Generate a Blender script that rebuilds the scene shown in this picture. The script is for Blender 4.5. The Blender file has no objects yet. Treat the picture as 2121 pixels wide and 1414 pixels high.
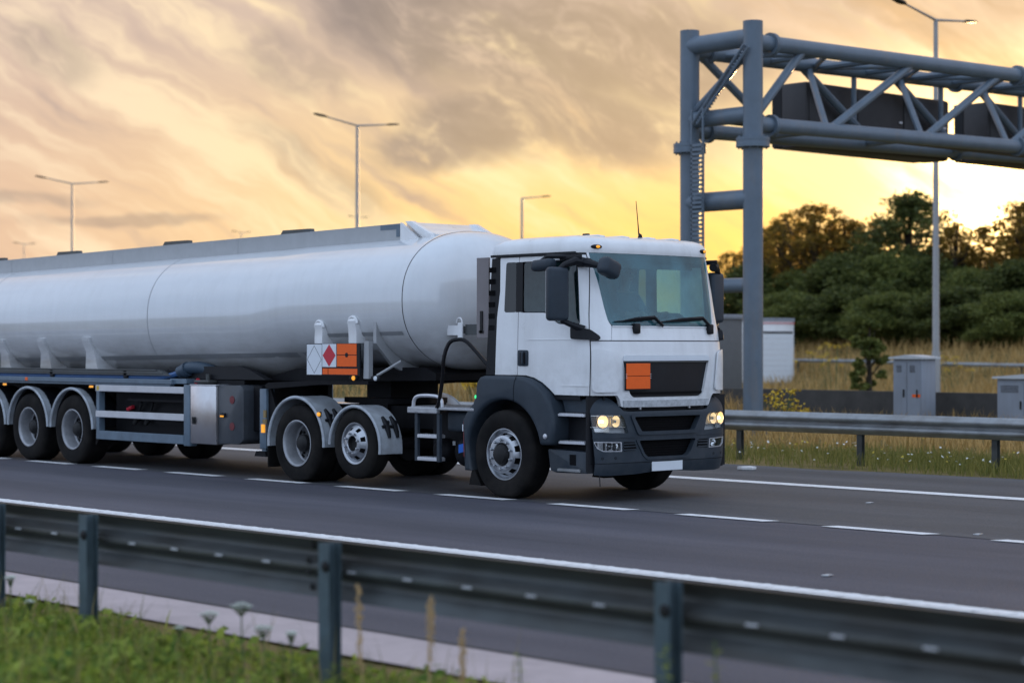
import bpy, bmesh, math, random
import numpy as np
from mathutils import Vector, Matrix
from mathutils.geometry import tessellate_polygon
random.seed(7); RNG = np.random.default_rng(7)
R = math.radians
sc = bpy.context.scene
col = sc.collection

# ------------------------------------------------------------------ helpers
def link(o, parent=None):
    col.objects.link(o)
    if parent is not None:
        o.parent = parent
        o.matrix_parent_inverse = Matrix.Translation(-Vector(ROOT[parent.name])) if parent.parent is None else Matrix.Identity(4)
    ROOT[o.name] = ROOT.get(parent.name, (0, 0, 0)) if parent is not None else tuple(o.location)
    return o
ROOT = {}
def tag(o, label=None, cat=None, group=None, kind=None):
    if label: o['label'] = label
    if cat: o['category'] = cat
    if group: o['group'] = group
    if kind: o['kind'] = kind
    return o
def thing(name, loc, label, cat, group=None):
    o = bpy.data.objects.new(name, None); o.location = loc
    o.empty_display_size = .2
    link(o); return tag(o, label, cat, group)
def build(bm, name, mat, parent=None, smooth=35, label=None, bothsides=False):
    me = bpy.data.meshes.new(name)
    bm.normal_update()
    bm.to_mesh(me); bm.free()
    if smooth:
        me.polygons.foreach_set('use_smooth', [True]*len(me.polygons))
        me.set_sharp_from_angle(angle=R(smooth))
    for m in (mat if isinstance(mat, (list, tuple)) else [mat]): me.materials.append(m)
    o = bpy.data.objects.new(name, me)
    if parent is None:
        link(o)
    else:
        link(o, parent)
    if label: o['label'] = label
    return o
def raw_mesh(name, V, F, mat, parent=None, smooth=False):
    me = bpy.data.meshes.new(name)
    V = np.asarray(V, dtype=np.float32); F = np.asarray(F, dtype=np.int32)
    me.vertices.add(len(V)); me.vertices.foreach_set('co', V.ravel())
    k = F.shape[1]
    me.loops.add(F.size); me.loops.foreach_set('vertex_index', F.ravel())
    me.polygons.add(len(F)); me.polygons.foreach_set('loop_start', np.arange(len(F), dtype=np.int32)*k)
    try: me.polygons.foreach_set('loop_total', np.full(len(F), k, dtype=np.int32))
    except Exception: pass
    me.update(calc_edges=True); me.validate()
    if smooth: me.polygons.foreach_set('use_smooth', [True]*len(me.polygons))
    me.materials.append(mat)
    o = bpy.data.objects.new(name, me); link(o, parent); return o

def BM(): return bmesh.new()
def box(bm, x0, x1, y0, y1, z0, z1, bev=0, seg=2, M=None):
    r = bmesh.ops.create_cube(bm, size=1); vs = r['verts']
    for v in vs:
        v.co = Vector(((x0+x1)/2+v.co.x*(x1-x0), (y0+y1)/2+v.co.y*(y1-y0), (z0+z1)/2+v.co.z*(z1-z0)))
    if bev:
        es = list({e for v in vs for e in v.link_edges})
        rr = bmesh.ops.bevel(bm, geom=es, offset=bev, segments=seg, affect='EDGES', profile=.5)
        vs = list({v for f in rr['faces'] for v in f.verts} | {v for v in vs if v.is_valid})
    if M is not None:
        for v in vs: v.co = M @ v.co
    return vs
def frame_of(d):
    d = d.normalized(); a = Vector((0, 0, 1)) if abs(d.z) < .9 else Vector((1, 0, 0))
    u = d.cross(a).normalized(); return u, d.cross(u).normalized()
def tube(bm, pts, r, n=8, caps=True):
    pts = [Vector(p) for p in pts]; rs = r if isinstance(r, (list, tuple)) else [r]*len(pts)
    rings = []; u = None
    for i, p in enumerate(pts):
        d = (pts[min(i+1, len(pts)-1)]-pts[max(i-1, 0)]).normalized()
        if u is None: u, w = frame_of(d)
        else:
            u = (u-d*u.dot(d)).normalized(); w = d.cross(u)
        rings.append([bm.verts.new(p+(u*math.cos(2*math.pi*k/n)+w*math.sin(2*math.pi*k/n))*rs[i]) for k in range(n)])
    for a, b in zip(rings, rings[1:]):
        for k in range(n): bm.faces.new((a[k], a[(k+1) % n], b[(k+1) % n], b[k]))
    if caps:
        bm.faces.new(rings[0][::-1]); bm.faces.new(rings[-1])
def curve(pts, n=6):
    P = [Vector(p) for p in pts]; P = [2*P[0]-P[1]]+P+[2*P[-1]-P[-2]]; out = []
    for i in range(1, len(P)-2):
        for k in range(n):
            t = k/n; a, b, c, d = P[i-1:i+3]
            out.append(.5*((2*b)+(c-a)*t+(2*a-5*b+4*c-d)*t*t+(3*b-a-3*c+d)*t**3))
    out.append(P[-2]); return out
def lathe(bm, prof, o, ax=(0, -1, 0), n=40, skip=None, close=False):
    """prof: (radius, height along ax)"""
    o = Vector(o); ax = Vector(ax).normalized(); u, w = frame_of(ax); rings = []
    for r, h in prof:
        rings.append([bm.verts.new(o+ax*h+(u*math.cos(2*math.pi*k/n)+w*math.sin(2*math.pi*k/n))*max(r, 1e-4)) for k in range(n)])
    for i, (a, b) in enumerate(zip(rings, rings[1:])):
        for k in range(n):
            if skip and skip(i, k): continue
            bm.faces.new((a[k], b[k], b[(k+1) % n], a[(k+1) % n]))
def rnd(poly, r, n=4):
    out = []; N = len(poly)
    for i in range(N):
        p0, p, p1 = (Vector(poly[(i+j) % N]) for j in (-1, 0, 1))
        a = p0-p; b = p1-p; ra = min(r, a.length*.45); rb = min(r, b.length*.45)
        A = p+a.normalized()*ra; B = p+b.normalized()*rb
        for k in range(n+1):
            t = k/n; out.append(tuple(A*(1-t)**2+p*2*t*(1-t)+B*t*t))
    return out
def prism(bm, poly, plane, a0, a1, bev=0, seg=3, which='a0'):
    """extrude a 2-D polygon along the axis missing from plane"""
    def P(u, v, a): return {'xz': (u, a, v), 'yz': (a, u, v), 'xy': (u, v, a)}[plane]
    A = [bm.verts.new(P(u, v, a0)) for u, v in poly]; B = [bm.verts.new(P(u, v, a1)) for u, v in poly]
    fa = bm.faces.new(A); fb = bm.faces.new(B[::-1]); N = len(A); fs = [fa, fb]
    for k in range(N): fs.append(bm.faces.new((A[(k+1) % N], A[k], B[k], B[(k+1) % N])))
    bmesh.ops.recalc_face_normals(bm, faces=fs)
    if bev:
        es = list(fa.edges) if which == 'a0' else list(fb.edges)
        bmesh.ops.bevel(bm, geom=es, offset=bev, segments=seg, affect='EDGES', profile=.5)
def copy_tree(o, loc, label=None, group=None):
    c = o.copy(); col.objects.link(c); c.location = loc
    if label: c['label'] = label
    if group: c['group'] = group
    def rec(src, dst):
        for ch in [x for x in bpy.data.objects if x.parent == src]:
            k = ch.copy(); col.objects.link(k); k.parent = dst; rec(ch, k)
    rec(o, c); return c

# ------------------------------------------------------------------ materials
def mat(name, c, rough=.5, metal=0, var=0, vs=6, bump=0, bs=60, coat=0, spec=.5, emit=None, es=0, stretch=None, trans=0, rvar=0):
    m = bpy.data.materials.new(name); m.use_nodes = True; nt = m.node_tree; b = nt.nodes['Principled BSDF']
    b.inputs['Base Color'].default_value = (*c, 1); b.inputs['Roughness'].default_value = rough
    b.inputs['Metallic'].default_value = metal; b.inputs['Coat Weight'].default_value = coat
    b.inputs['Coat Roughness'].default_value = .06
    b.inputs['Specular IOR Level'].default_value = spec
    if emit: b.inputs['Emission Color'].default_value = (*emit, 1); b.inputs['Emission Strength'].default_value = es
    if var or bump or rvar:
        tc = nt.nodes.new('ShaderNodeTexCoord'); mp = nt.nodes.new('ShaderNodeMapping')
        nt.links.new(tc.outputs['Object'], mp.inputs['Vector'])
        if stretch: mp.inputs['Scale'].default_value = stretch
    if var or rvar:
        n = nt.nodes.new('ShaderNodeTexNoise'); n.inputs['Scale'].default_value = vs; n.inputs['Detail'].default_value = 6; n.inputs['Roughness'].default_value = .65
        nt.links.new(mp.outputs[0], n.inputs['Vector'])
        if var:
            rp = nt.nodes.new('ShaderNodeValToRGB'); rp.color_ramp.elements[0].position = .3; rp.color_ramp.elements[1].position = .7
            rp.color_ramp.elements[0].color = (*[x*(1-var) for x in c], 1); rp.color_ramp.elements[1].color = (*[min(1, x*(1+var*.6)) for x in c], 1)
            nt.links.new(n.outputs['Fac'], rp.inputs[0]); nt.links.new(rp.outputs[0], b.inputs['Base Color'])
        if rvar:
            mr = nt.nodes.new('ShaderNodeMapRange'); mr.inputs[1].default_value = .3; mr.inputs[2].default_value = .7
            mr.inputs[3].default_value = max(0, rough-rvar); mr.inputs[4].default_value = rough+rvar
            nt.links.new(n.outputs['Fac'], mr.inputs[0]); nt.links.new(mr.outputs[0], b.inputs['Roughness'])
    if bump:
        n2 = nt.nodes.new('ShaderNodeTexNoise'); n2.inputs['Scale'].default_value = bs; n2.inputs['Detail'].default_value = 5
        bp = nt.nodes.new('ShaderNodeBump'); bp.inputs['Strength'].default_value = bump; bp.inputs['Distance'].default_value = .01
        nt.links.new(mp.outputs[0], n2.inputs['Vector']); nt.links.new(n2.outputs['Fac'], bp.inputs['Height']); nt.links.new(bp.outputs[0], b.inputs['Normal'])
    return m
def glass(name, tint, dust_sheen=.05, dust_sheen_c=(.35, .45, .5), back=False):
    m = bpy.data.materials.new(name); m.use_nodes = True; nt = m.node_tree; nt.nodes.clear()
    out = nt.nodes.new('ShaderNodeOutputMaterial'); tr = nt.nodes.new('ShaderNodeBsdfTransparent'); gl = nt.nodes.new('ShaderNodeBsdfGlossy')
    df = nt.nodes.new('ShaderNodeBsdfTranslucent' if back else 'ShaderNodeBsdfDiffuse'); lw = nt.nodes.new('ShaderNodeLayerWeight'); pw = nt.nodes.new('ShaderNodeMath'); pw.operation = 'POWER'; pw.inputs[1].default_value = 5; fr = nt.nodes.new('ShaderNodeMath'); fr.operation = 'MULTIPLY_ADD'; fr.inputs[1].default_value = .93; fr.inputs[2].default_value = .07; nt.links.new(lw.outputs['Facing'], pw.inputs[0]); nt.links.new(pw.outputs[0], fr.inputs[0]); mx = nt.nodes.new('ShaderNodeMixShader'); m2 = nt.nodes.new('ShaderNodeMixShader')
    tr.inputs[0].default_value = (*tint, 1); gl.inputs['Roughness'].default_value = .02; df.inputs[0].default_value = (*dust_sheen_c, 1)
    m2.inputs[0].default_value = dust_sheen
    n = nt.nodes.new('ShaderNodeTexNoise'); n.inputs['Scale'].default_value = 2.5; n.inputs['Detail'].default_value = 5
    tc = nt.nodes.new('ShaderNodeTexCoord'); nt.links.new(tc.outputs['Object'], n.inputs['Vector'])
    mr = nt.nodes.new('ShaderNodeMapRange'); mr.inputs[1].default_value = .35; mr.inputs[2].default_value = .75; mr.inputs[3].default_value = dust_sheen*.6; mr.inputs[4].default_value = dust_sheen*1.5
    nt.links.new(n.outputs['Fac'], mr.inputs[0]); nt.links.new(mr.outputs[0], m2.inputs[0])
    nt.links.new(tr.outputs[0], m2.inputs[1]); nt.links.new(df.outputs[0], m2.inputs[2])
    nt.links.new(fr.outputs[0], mx.inputs[0]); nt.links.new(m2.outputs[0], mx.inputs[1]); nt.links.new(gl.outputs[0], mx.inputs[2])
    nt.links.new(mx.outputs[0], out.inputs[0]); return m
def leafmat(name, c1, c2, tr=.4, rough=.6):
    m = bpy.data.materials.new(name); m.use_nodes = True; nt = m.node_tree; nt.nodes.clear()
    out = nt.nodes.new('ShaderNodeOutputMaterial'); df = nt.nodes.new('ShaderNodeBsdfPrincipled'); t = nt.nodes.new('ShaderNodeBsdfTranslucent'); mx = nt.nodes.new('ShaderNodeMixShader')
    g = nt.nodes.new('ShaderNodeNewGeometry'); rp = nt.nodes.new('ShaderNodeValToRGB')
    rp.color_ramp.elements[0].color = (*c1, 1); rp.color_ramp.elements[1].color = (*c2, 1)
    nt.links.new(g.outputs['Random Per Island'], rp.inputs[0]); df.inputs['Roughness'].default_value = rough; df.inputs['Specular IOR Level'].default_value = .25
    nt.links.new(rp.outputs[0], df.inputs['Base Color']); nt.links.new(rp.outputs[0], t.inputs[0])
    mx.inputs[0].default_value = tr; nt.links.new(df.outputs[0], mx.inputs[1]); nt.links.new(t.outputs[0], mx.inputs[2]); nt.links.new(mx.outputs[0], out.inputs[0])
    return m
M = dict(
 white=mat('white_paint', (.80, .81, .82), .32, var=.06, vs=3, coat=.5, bump=.004, bs=4, rvar=.06),
 tank=mat('tank_paint', (.68, .70, .72), .13, var=.05, vs=1.6, coat=.7, stretch=(.25, 1, 1.6), bump=.011, bs=1.3, rvar=.05),
 tankgrey=mat('tank_grey', (.36, .37, .38), .4, var=.08),
 steelgrey=mat('grey_coated', (.36, .37, .38), .42, var=.08, vs=5),
 plast=mat('slate_plastic', (.030, .042, .056), .52, var=.18, vs=4, bump=.03, bs=180, spec=.3),
 black=mat('black_plastic', (.008, .009, .012), .5, var=.2, spec=.25),
 mesh=mat('grille_black', (.004, .004, .005), .7, spec=.1),
 blackgloss=mat('black_gloss', (.008, .008, .010), .15, spec=.15),
 rubber=mat('rubber', (.008, .0075, .0075), .8, spec=.15, var=.35, vs=8, bump=.1, bs=40),
 alloy=mat('alloy', (.46, .48, .51), .36, metal=.85, var=.2, vs=5),
 steel=mat('rim_steel', (.36, .37, .39), .45, metal=.35, var=.3, vs=5),
 hub=mat('hub_dark', (.014, .014, .015), .55, var=.3, spec=.3),
 chassis=mat('chassis_black', (.006, .006, .008), .65, var=.4, vs=5, spec=.2),
 cabin=mat('cabin_grey', (.12, .13, .14), .6, var=.1),
 postgreen=mat('post_steel', (.075, .11, .13), .5, metal=.2, var=.3, vs=6),
 bluegrey=mat('blue_grey_frame', (.12, .17, .22), .45, var=.25, vs=4),
 alu=mat('aluminium', (.62, .63, .66), .38, metal=.55, var=.12, vs=4),
 checker=mat('tread_plate', (.42, .43, .45), .4, metal=.6, var=.2, vs=8, bump=.5, bs=30),
 stainless=mat('stainless', (.60, .59, .60), .24, metal=.9, var=.1, vs=3, bump=.02, bs=3),
 fender=mat('grey_fender', (.44, .48, .52), .5, var=.18, vs=5, bump=.06, bs=40),
 orange=mat('hazard_orange', (.92, .125, .004), .6, var=.05, vs=20),
 red=mat('red_paint', (.55, .02, .04), .5),
 darkred=mat('dark_red', (.16, .015, .02), .5, var=.2),
 plate=mat('plate_white', (.72, .76, .80), .45, var=.04),
 ink=mat('ink', (.02, .022, .025), .6),
 hose=mat('blue_hose', (.03, .10, .26), .5, var=.2),
 lit2=mat('half_lit_reflector', (.9, .8, .6), .2, metal=.6, emit=(1, .70, .36), es=.55),
 lampsilver=mat('lamp_silver', (.55, .56, .57), .35, var=.1),
 discgrey=mat('wheel_disc_grey', (.10, .10, .105), .5, var=.4, vs=8),
 amber=mat('amber_lamp', (.8, .3, .02), .25, emit=(1, .42, .04), es=.75),
 green=mat('green_lamp', (.05, .6, .2), .3, emit=(.05, .9, .3), es=.9),
 chrome=mat('reflector', (.8, .8, .8), .12, metal=1),
 lit=mat('lit_reflector', (.9, .7, .4), .25, emit=(1, .62, .24), es=.7),
 bulb=mat('bulb', (1, .9, .7), .2, emit=(1, .85, .6), es=4),
 lens=glass('clear_lens', (.93, .95, .96), .02),
 ws=glass('windscreen_glass', (.52, .78, .78), .36, (.10, .31, .38)),  # teal layer puts the sky's reflection into the glass colour, besides dust
 sidegl=glass('side_glass', (.26, .45, .46), .55, (.38, .66, .74), True),
 qgl=glass('tinted_glass', (.08, .12, .115), .03, (.05, .10, .10)),
 seat=mat('seat_cloth', (.035, .038, .042), .9, var=.2),
 inner=mat('cab_lining', (.14, .15, .155), .85, var=.1),
 dash=mat('dashboard', (.10, .11, .115), .6),
 galv=mat('galvanised', (.30, .32, .335), .42, metal=.35, var=.28, vs=4, rvar=.1, bump=.03, bs=30),
 galvdark=mat('weathered_rail', (.085, .095, .098), .48, metal=.3, var=.35, vs=5, stretch=(.5, 1, 1), rvar=.1),
 gantry=mat('gantry_paint', (.115, .155, .20), .42, var=.14, vs=2),
 signbox=mat('sign_casing', (.032, .030, .033), .6, var=.15),
 cabinet=mat('cabinet_grey', (.25, .28, .33), .55, var=.08, vs=3),
 lid=mat('cabinet_lid', (.5, .52, .54), .5, var=.1),
 conc=mat('concrete_dark', (.06, .056, .052), .9, var=.3, vs=3, bump=.2, bs=12),
 lamp=mat('lamp_column', (.33, .33, .33), .5, metal=.3, var=.1),
 bark=mat('bark', (.05, .038, .026), .9, var=.4, vs=5),
 litter=mat('paper', (.8, .8, .8), .8),
)

def grime_shade(m, scale, amt, c, lo=.45, hi=.75, zfade=None):
    nt = m.node_tree; b = nt.nodes['Principled BSDF']; src = b.inputs['Base Color'].links[0].from_socket if b.inputs['Base Color'].links else None
    tc = nt.nodes.new('ShaderNodeTexCoord'); mp = nt.nodes.new('ShaderNodeMapping'); mp.inputs['Scale'].default_value = scale; nt.links.new(tc.outputs['Object'], mp.inputs['Vector'])
    n = nt.nodes.new('ShaderNodeTexNoise'); n.inputs['Scale'].default_value = 1; n.inputs['Detail'].default_value = 8; n.inputs['Roughness'].default_value = .6; nt.links.new(mp.outputs[0], n.inputs['Vector'])
    r = nt.nodes.new('ShaderNodeMapRange'); r.inputs[1].default_value = lo; r.inputs[2].default_value = hi; r.inputs[3].default_value = 0; r.inputs[4].default_value = amt; nt.links.new(n.outputs['Fac'], r.inputs[0]); fac = r.outputs[0]
    if zfade:
        sx = nt.nodes.new('ShaderNodeSeparateXYZ'); nt.links.new(tc.outputs['Object'], sx.inputs[0]); z = nt.nodes.new('ShaderNodeMapRange'); z.inputs[1].default_value = zfade[1]; z.inputs[2].default_value = zfade[0]; nt.links.new(sx.outputs[2], z.inputs[0])
        mu = nt.nodes.new('ShaderNodeMath'); mu.operation = 'MULTIPLY'; nt.links.new(fac, mu.inputs[0]); nt.links.new(z.outputs[0], mu.inputs[1]); fac = mu.outputs[0]
    mx = nt.nodes.new('ShaderNodeMix'); mx.data_type = 'RGBA'; nt.links.new(fac, mx.inputs[0])
    if src: nt.links.new(src, mx.inputs[6])
    else: mx.inputs[6].default_value = b.inputs['Base Color'].default_value
    mx.inputs[7].default_value = (*c, 1); nt.links.new(mx.outputs[2], b.inputs['Base Color'])
grime_shade(M['tank'], (5, 5, .5), .10, (.30, .28, .25)); grime_shade(M['tank'], (.8, 1.2, 3), .9, (.21, .19, .17), .22, .60, (1.2, 2.25))  # second tank layer: road's dark reflection painted low on the barrel, mixed with grime
grime_shade(M['white'], (5, 5, .8), .22, (.36, .34, .32)); grime_shade(M['white'], (9, 9, 9), .35, (.28, .26, .24), .42, .7, (1.0, 1.75))
grime_shade(M['plast'], (4, 4, 4), .35, (.10, .095, .09), .42, .72, (.3, 1.1)); grime_shade(M['rubber'], (3, 3, 3), .5, (.035, .03, .026), .4, .7); grime_shade(M['fender'], (6, 6, 6), .5, (.16, .15, .14), .4, .7)
grime_shade(M['galv'], (1.5, 5, 5), .6, (.16, .14, .12), .42, .68); grime_shade(M['galvdark'], (1.2, 6, 4), .6, (.06, .05, .04), .42, .68); grime_shade(M['gantry'], (3, 3, .6), .35, (.24, .17, .11), .55, .8); grime_shade(M['cabinet'], (6, 6, .8), .4, (.16, .15, .14), .45, .75); grime_shade(M['stainless'], (3, 3, 2), .5, (.35, .30, .27), .42, .7)

# ------------------------------------------------------------------ camera (measured from the photograph)
CAM = Vector((17.29634, -17.02471, 1.74763)); YAW = R(47.33295); PIT = R(.17399); F = 4193.41355
fwd = Vector((-math.sin(YAW)*math.cos(PIT), math.cos(YAW)*math.cos(PIT), math.sin(PIT)))
rgt = Vector((math.cos(YAW), math.sin(YAW), 0)); upv = rgt.cross(fwd)
cd = bpy.data.cameras.new('camera'); co = bpy.data.objects.new('camera', cd); col.objects.link(co)
cd.sensor_width = 36; cd.lens = F/2121*36; cd.clip_end = 5000; cd.clip_start = .1
co.matrix_world = Matrix.Translation(CAM) @ Matrix((rgt, upv, -fwd)).transposed().to_4x4()
cd.dof.use_dof = True; cd.dof.focus_distance = 23.2; cd.dof.aperture_fstop = 1.45
sc.camera = co

# ------------------------------------------------------------------ light: low sun behind the trees, veiled by cloud
_h = Vector((fwd.x, fwd.y, 0)).normalized()
sun_dir = (_h*math.cos(.229)+rgt*math.sin(.229)).normalized()
SUN_EL = R(3.9)
sun_dir = Vector((sun_dir.x*math.cos(SUN_EL), sun_dir.y*math.cos(SUN_EL), math.sin(SUN_EL)))
sl = bpy.data.lights.new('sun', 'SUN'); sl.energy = 5.0; sl.angle = R(.8); sl.color = (1, .62, .28)
so = bpy.data.objects.new('sun', sl); col.objects.link(so)
so.rotation_euler = (-sun_dir).to_track_quat('-Z', 'Y').to_euler()

w = bpy.data.worlds.new('World'); sc.world = w; w.use_nodes = True; nt = w.node_tree; nt.nodes.clear()
def N(t, **k):
    n = nt.nodes.new(t)
    for a, b in k.items(): setattr(n, a, b)
    return n
def put(s, v):
    if isinstance(v, bpy.types.NodeSocket): nt.links.new(v, s)
    elif v is not None: s.default_value = v
def mth(op, a, b=None, c=None, clamp=False):
    n = N('ShaderNodeMath', operation=op, use_clamp=clamp); put(n.inputs[0], a); put(n.inputs[1], b); put(n.inputs[2], c); return n.outputs[0]
def sm(x, a, b):
    n = N('ShaderNodeMapRange', interpolation_type='SMOOTHSTEP'); put(n.inputs[0], x); n.inputs[1].default_value = a; n.inputs[2].default_value = b; return n.outputs[0]
def vm(op, a, b):
    n = N('ShaderNodeVectorMath', operation=op); put(n.inputs[0], a); put(n.inputs[1], b); return n.outputs['Value' if op == 'DOT_PRODUCT' else 0]
def mixc(f, a, b, blend='MIX'):
    n = N('ShaderNodeMix', data_type='RGBA', blend_type=blend); put(n.inputs[0], f)
    for s, v in ((n.inputs[6], a), (n.inputs[7], b)):
        if isinstance(v, tuple): v = (*v, 1)
        put(s, v)
    return n.outputs[2]
def noise(vec, scale, detail=5, rough=.55, dist=0):
    n = N('ShaderNodeTexNoise'); put(n.inputs['Vector'], vec); n.inputs['Scale'].default_value = scale; n.inputs['Detail'].default_value = detail
    n.inputs['Roughness'].default_value = rough; n.inputs['Distortion'].default_value = dist; return n.outputs['Fac']
def comb(x, y, z=0):
    n = N('ShaderNodeCombineXYZ'); put(n.inputs[0], x); put(n.inputs[1], y); put(n.inputs[2], z); return n.outputs[0]
D = N('ShaderNodeTexCoord').outputs['Generated']
a_ = vm('DOT_PRODUCT', D, tuple(rgt)); b_ = vm('DOT_PRODUCT', D, tuple(_h)); v_ = N('ShaderNodeSeparateXYZ'); put(v_.inputs[0], D); el = mth('ARCSINE', v_.outputs[2])
az = mth('ARCTAN2', a_, b_)                         # bearing from the middle of the sunset, radians
sdot = vm('DOT_PRODUCT', D, tuple(sun_dir)); sang = mth('ARCCOSINE', mth('MINIMUM', sdot, .99999))
# clear part of the sky
U = mth('MULTIPLY', az, 10.); V = mth('MULTIPLY', el, 10.)   # 1 unit = 0.1 rad
warp = noise(comb(U, V, 3.3), 1.1, 4); wu = mth('ADD', U, mth('MULTIPLY', mth('SUBTRACT', warp, .5), .7)); wv = mth('ADD', V, mth('MULTIPLY', mth('SUBTRACT', noise(comb(U, V, 9.1), 1.3, 4), .5), .35))
base = mixc(sm(sang, .02, .20), (1.3, .88, .36), (1.1, .78, .34))
base = mixc(sm(sang, .16, .44), base, (1.0, .69, .39))
base = mixc(sm(sang, .30, .58), base, (.80, .54, .41))
base = mixc(mth('MULTIPLY', sm(V, .60, 1.7), .85), base, (.68, .525, .45))
base = mixc(sm(sang, .5, 1.9), base, (.60, .74, 1.0))
base = mixc(sm(el, .25, 1.1), base, (.66, .84, 1.12))
base = mixc(mth('MULTIPLY', mth('MULTIPLY', sm(V, .98, .45), sm(sang, .34, .08)), .85), base, (1.3, .70, .12))
# glow right round the sun
glow = mth('POWER', 2.71828, mth('MULTIPLY', sang, -26.)); glow2 = mth('POWER', 2.71828, mth('MULTIPLY', sang, -55.))
base = mixc(1.0, base, mixc(glow, (0, 0, 0), (1.5, .98, .42)), 'ADD')
glow0 = mth('POWER', 2.71828, mth('MULTIPLY', sang, -11.))
base = mixc(1.0, base, mixc(glow0, (0, 0, 0), (.36, .20, .05)), 'ADD')
base = mixc(1.0, base, mixc(glow2, (0, 0, 0), (22, 15, 6)), 'ADD')
# slanting streaks of thin cloud
ca, sa = math.cos(R(31)), math.sin(R(31))
su = mth('ADD', mth('MULTIPLY', wu, ca), mth('MULTIPLY', wv, -sa)); sv = mth('ADD', mth('MULTIPLY', wu, sa), mth('MULTIPLY', wv, ca))
st = noise(comb(mth('MULTIPLY', su, .30), mth('MULTIPLY', sv, 1.25), 1.7), 1.5, 4, .5)
st2 = noise(comb(mth('MULTIPLY', su, .55), mth('MULTIPLY', sv, 3.4), 5.7), 1.9, 8, .62)
stx = mth('ADD', mth('MULTIPLY', st, .60), mth('MULTIPLY', st2, .40))
front = sm(sang, 1.3, .5)
hi = sm(stx, .515, .40)
base = mixc(mth('MULTIPLY', hi, mth('MULTIPLY', front, .85)), base, mixc(sm(sang, .22, .50), (1.2, .93, .50), (1.10, .86, .60)))
streak = sm(stx, .50, .66)
base = mixc(mth('MULTIPLY', streak, .78), base, mixc(sm(sang, .5, 1.4), mixc(sm(sang, .12, .32), (.80, .50, .24), (.43, .335, .325)), (.46, .53, .66)))
# the grey bank of cloud, made of soft clumps each at its own bearing and height
def clump(u0, v0, ru, rv, rot=0, edge=(1.25, .45)):
    du = mth('SUBTRACT', wu, u0); dv = mth('SUBTRACT', wv, v0); c, s = math.cos(R(rot)), math.sin(R(rot))
    p = mth('DIVIDE', mth('ADD', mth('MULTIPLY', du, c), mth('MULTIPLY', dv, s)), ru); q = mth('DIVIDE', mth('ADD', mth('MULTIPLY', du, -s), mth('MULTIPLY', dv, c)), rv)
    d = mth('SQRT', mth('ADD', mth('MULTIPLY', p, p), mth('MULTIPLY', q, q))); return sm(d, *edge)
CL = [(-.45, 1.62, .75, .34, -12), (.20, 1.45, .80, .38, -8), (.42, 1.13, .62, .22, -14), (-.10, 1.10, .42, .2, 0), (-.30, .97, .36, .12, 0), (.80, 1.42, .6, .32, 0), (-1.05, 1.35, .40, .13, -25), (-2.15, 1.45, .35, .13, -20), (1.95, 1.62, .8, .22, -5), (-2.5, .72, .42, .05, 0), (-1.95, .61, .5, .04, 2), (-.95, .85, .45, .12, -28)]
tot = None
for i, c in enumerate(CL):
    m_ = clump(*c)
    if i in (6, 7, 9, 10, 11): m_ = mth('MULTIPLY', m_, .5)
    if i == 8: m_ = mth('MULTIPLY', m_, .45)
    tot = m_ if tot is None else mth('MAXIMUM', tot, m_)
det = noise(comb(mth('MULTIPLY', su, 1.0), mth('MULTIPLY', sv, 2.4), 2.2), 3.0, 9, .62)
tot = mth('MULTIPLY', tot, sm(det, .22, .52))
cc = mixc(sm(det, .35, .7), (.41, .33, .295), (.275, .228, .222))
cc = mixc(mth('MULTIPLY', sm(sang, .36, .18), .35), cc, (.80, .55, .27))
base = mixc(mth('MULTIPLY', tot, .93), base, cc)
# a high overcast overhead and behind the viewer gives the cool light on the near sides
zen = noise(comb(mth('MULTIPLY', a_, 2.), mth('MULTIPLY', b_, 2.), v_.outputs[2]), 1.6, 5)
base = mixc(mth('MULTIPLY', sm(sang, .7, 1.6), .7), base, mixc(sm(zen, .35, .65), (.74, .95, 1.30), (1.06, 1.25, 1.60)))
sky = N('ShaderNodeTexSky', sky_type='NISHITA', sun_disc=False); sky.sun_elevation = SUN_EL; sky.sun_rotation = math.atan2(sun_dir.x, sun_dir.y)
ten = mixc(1.0, base, (10, 10, 10), 'MULTIPLY')
bg = N('ShaderNodeBackground'); bg.inputs[1].default_value = .1
put(bg.inputs[0], mixc(.93, sky.outputs[0], ten)); wo = N('ShaderNodeOutputWorld'); put(wo.inputs[0], bg.outputs[0])

sc.view_settings.view_transform = 'Standard'; sc.view_settings.look = 'None'; sc.view_settings.exposure = 0; sc.view_settings.gamma = 1
sc.render.engine = 'CYCLES'; sc.cycles.use_denoising = True; sc.cycles.max_bounces = 8; sc.cycles.transparent_max_bounces = 16; sc.cycles.sample_clamp_indirect = 4
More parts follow.
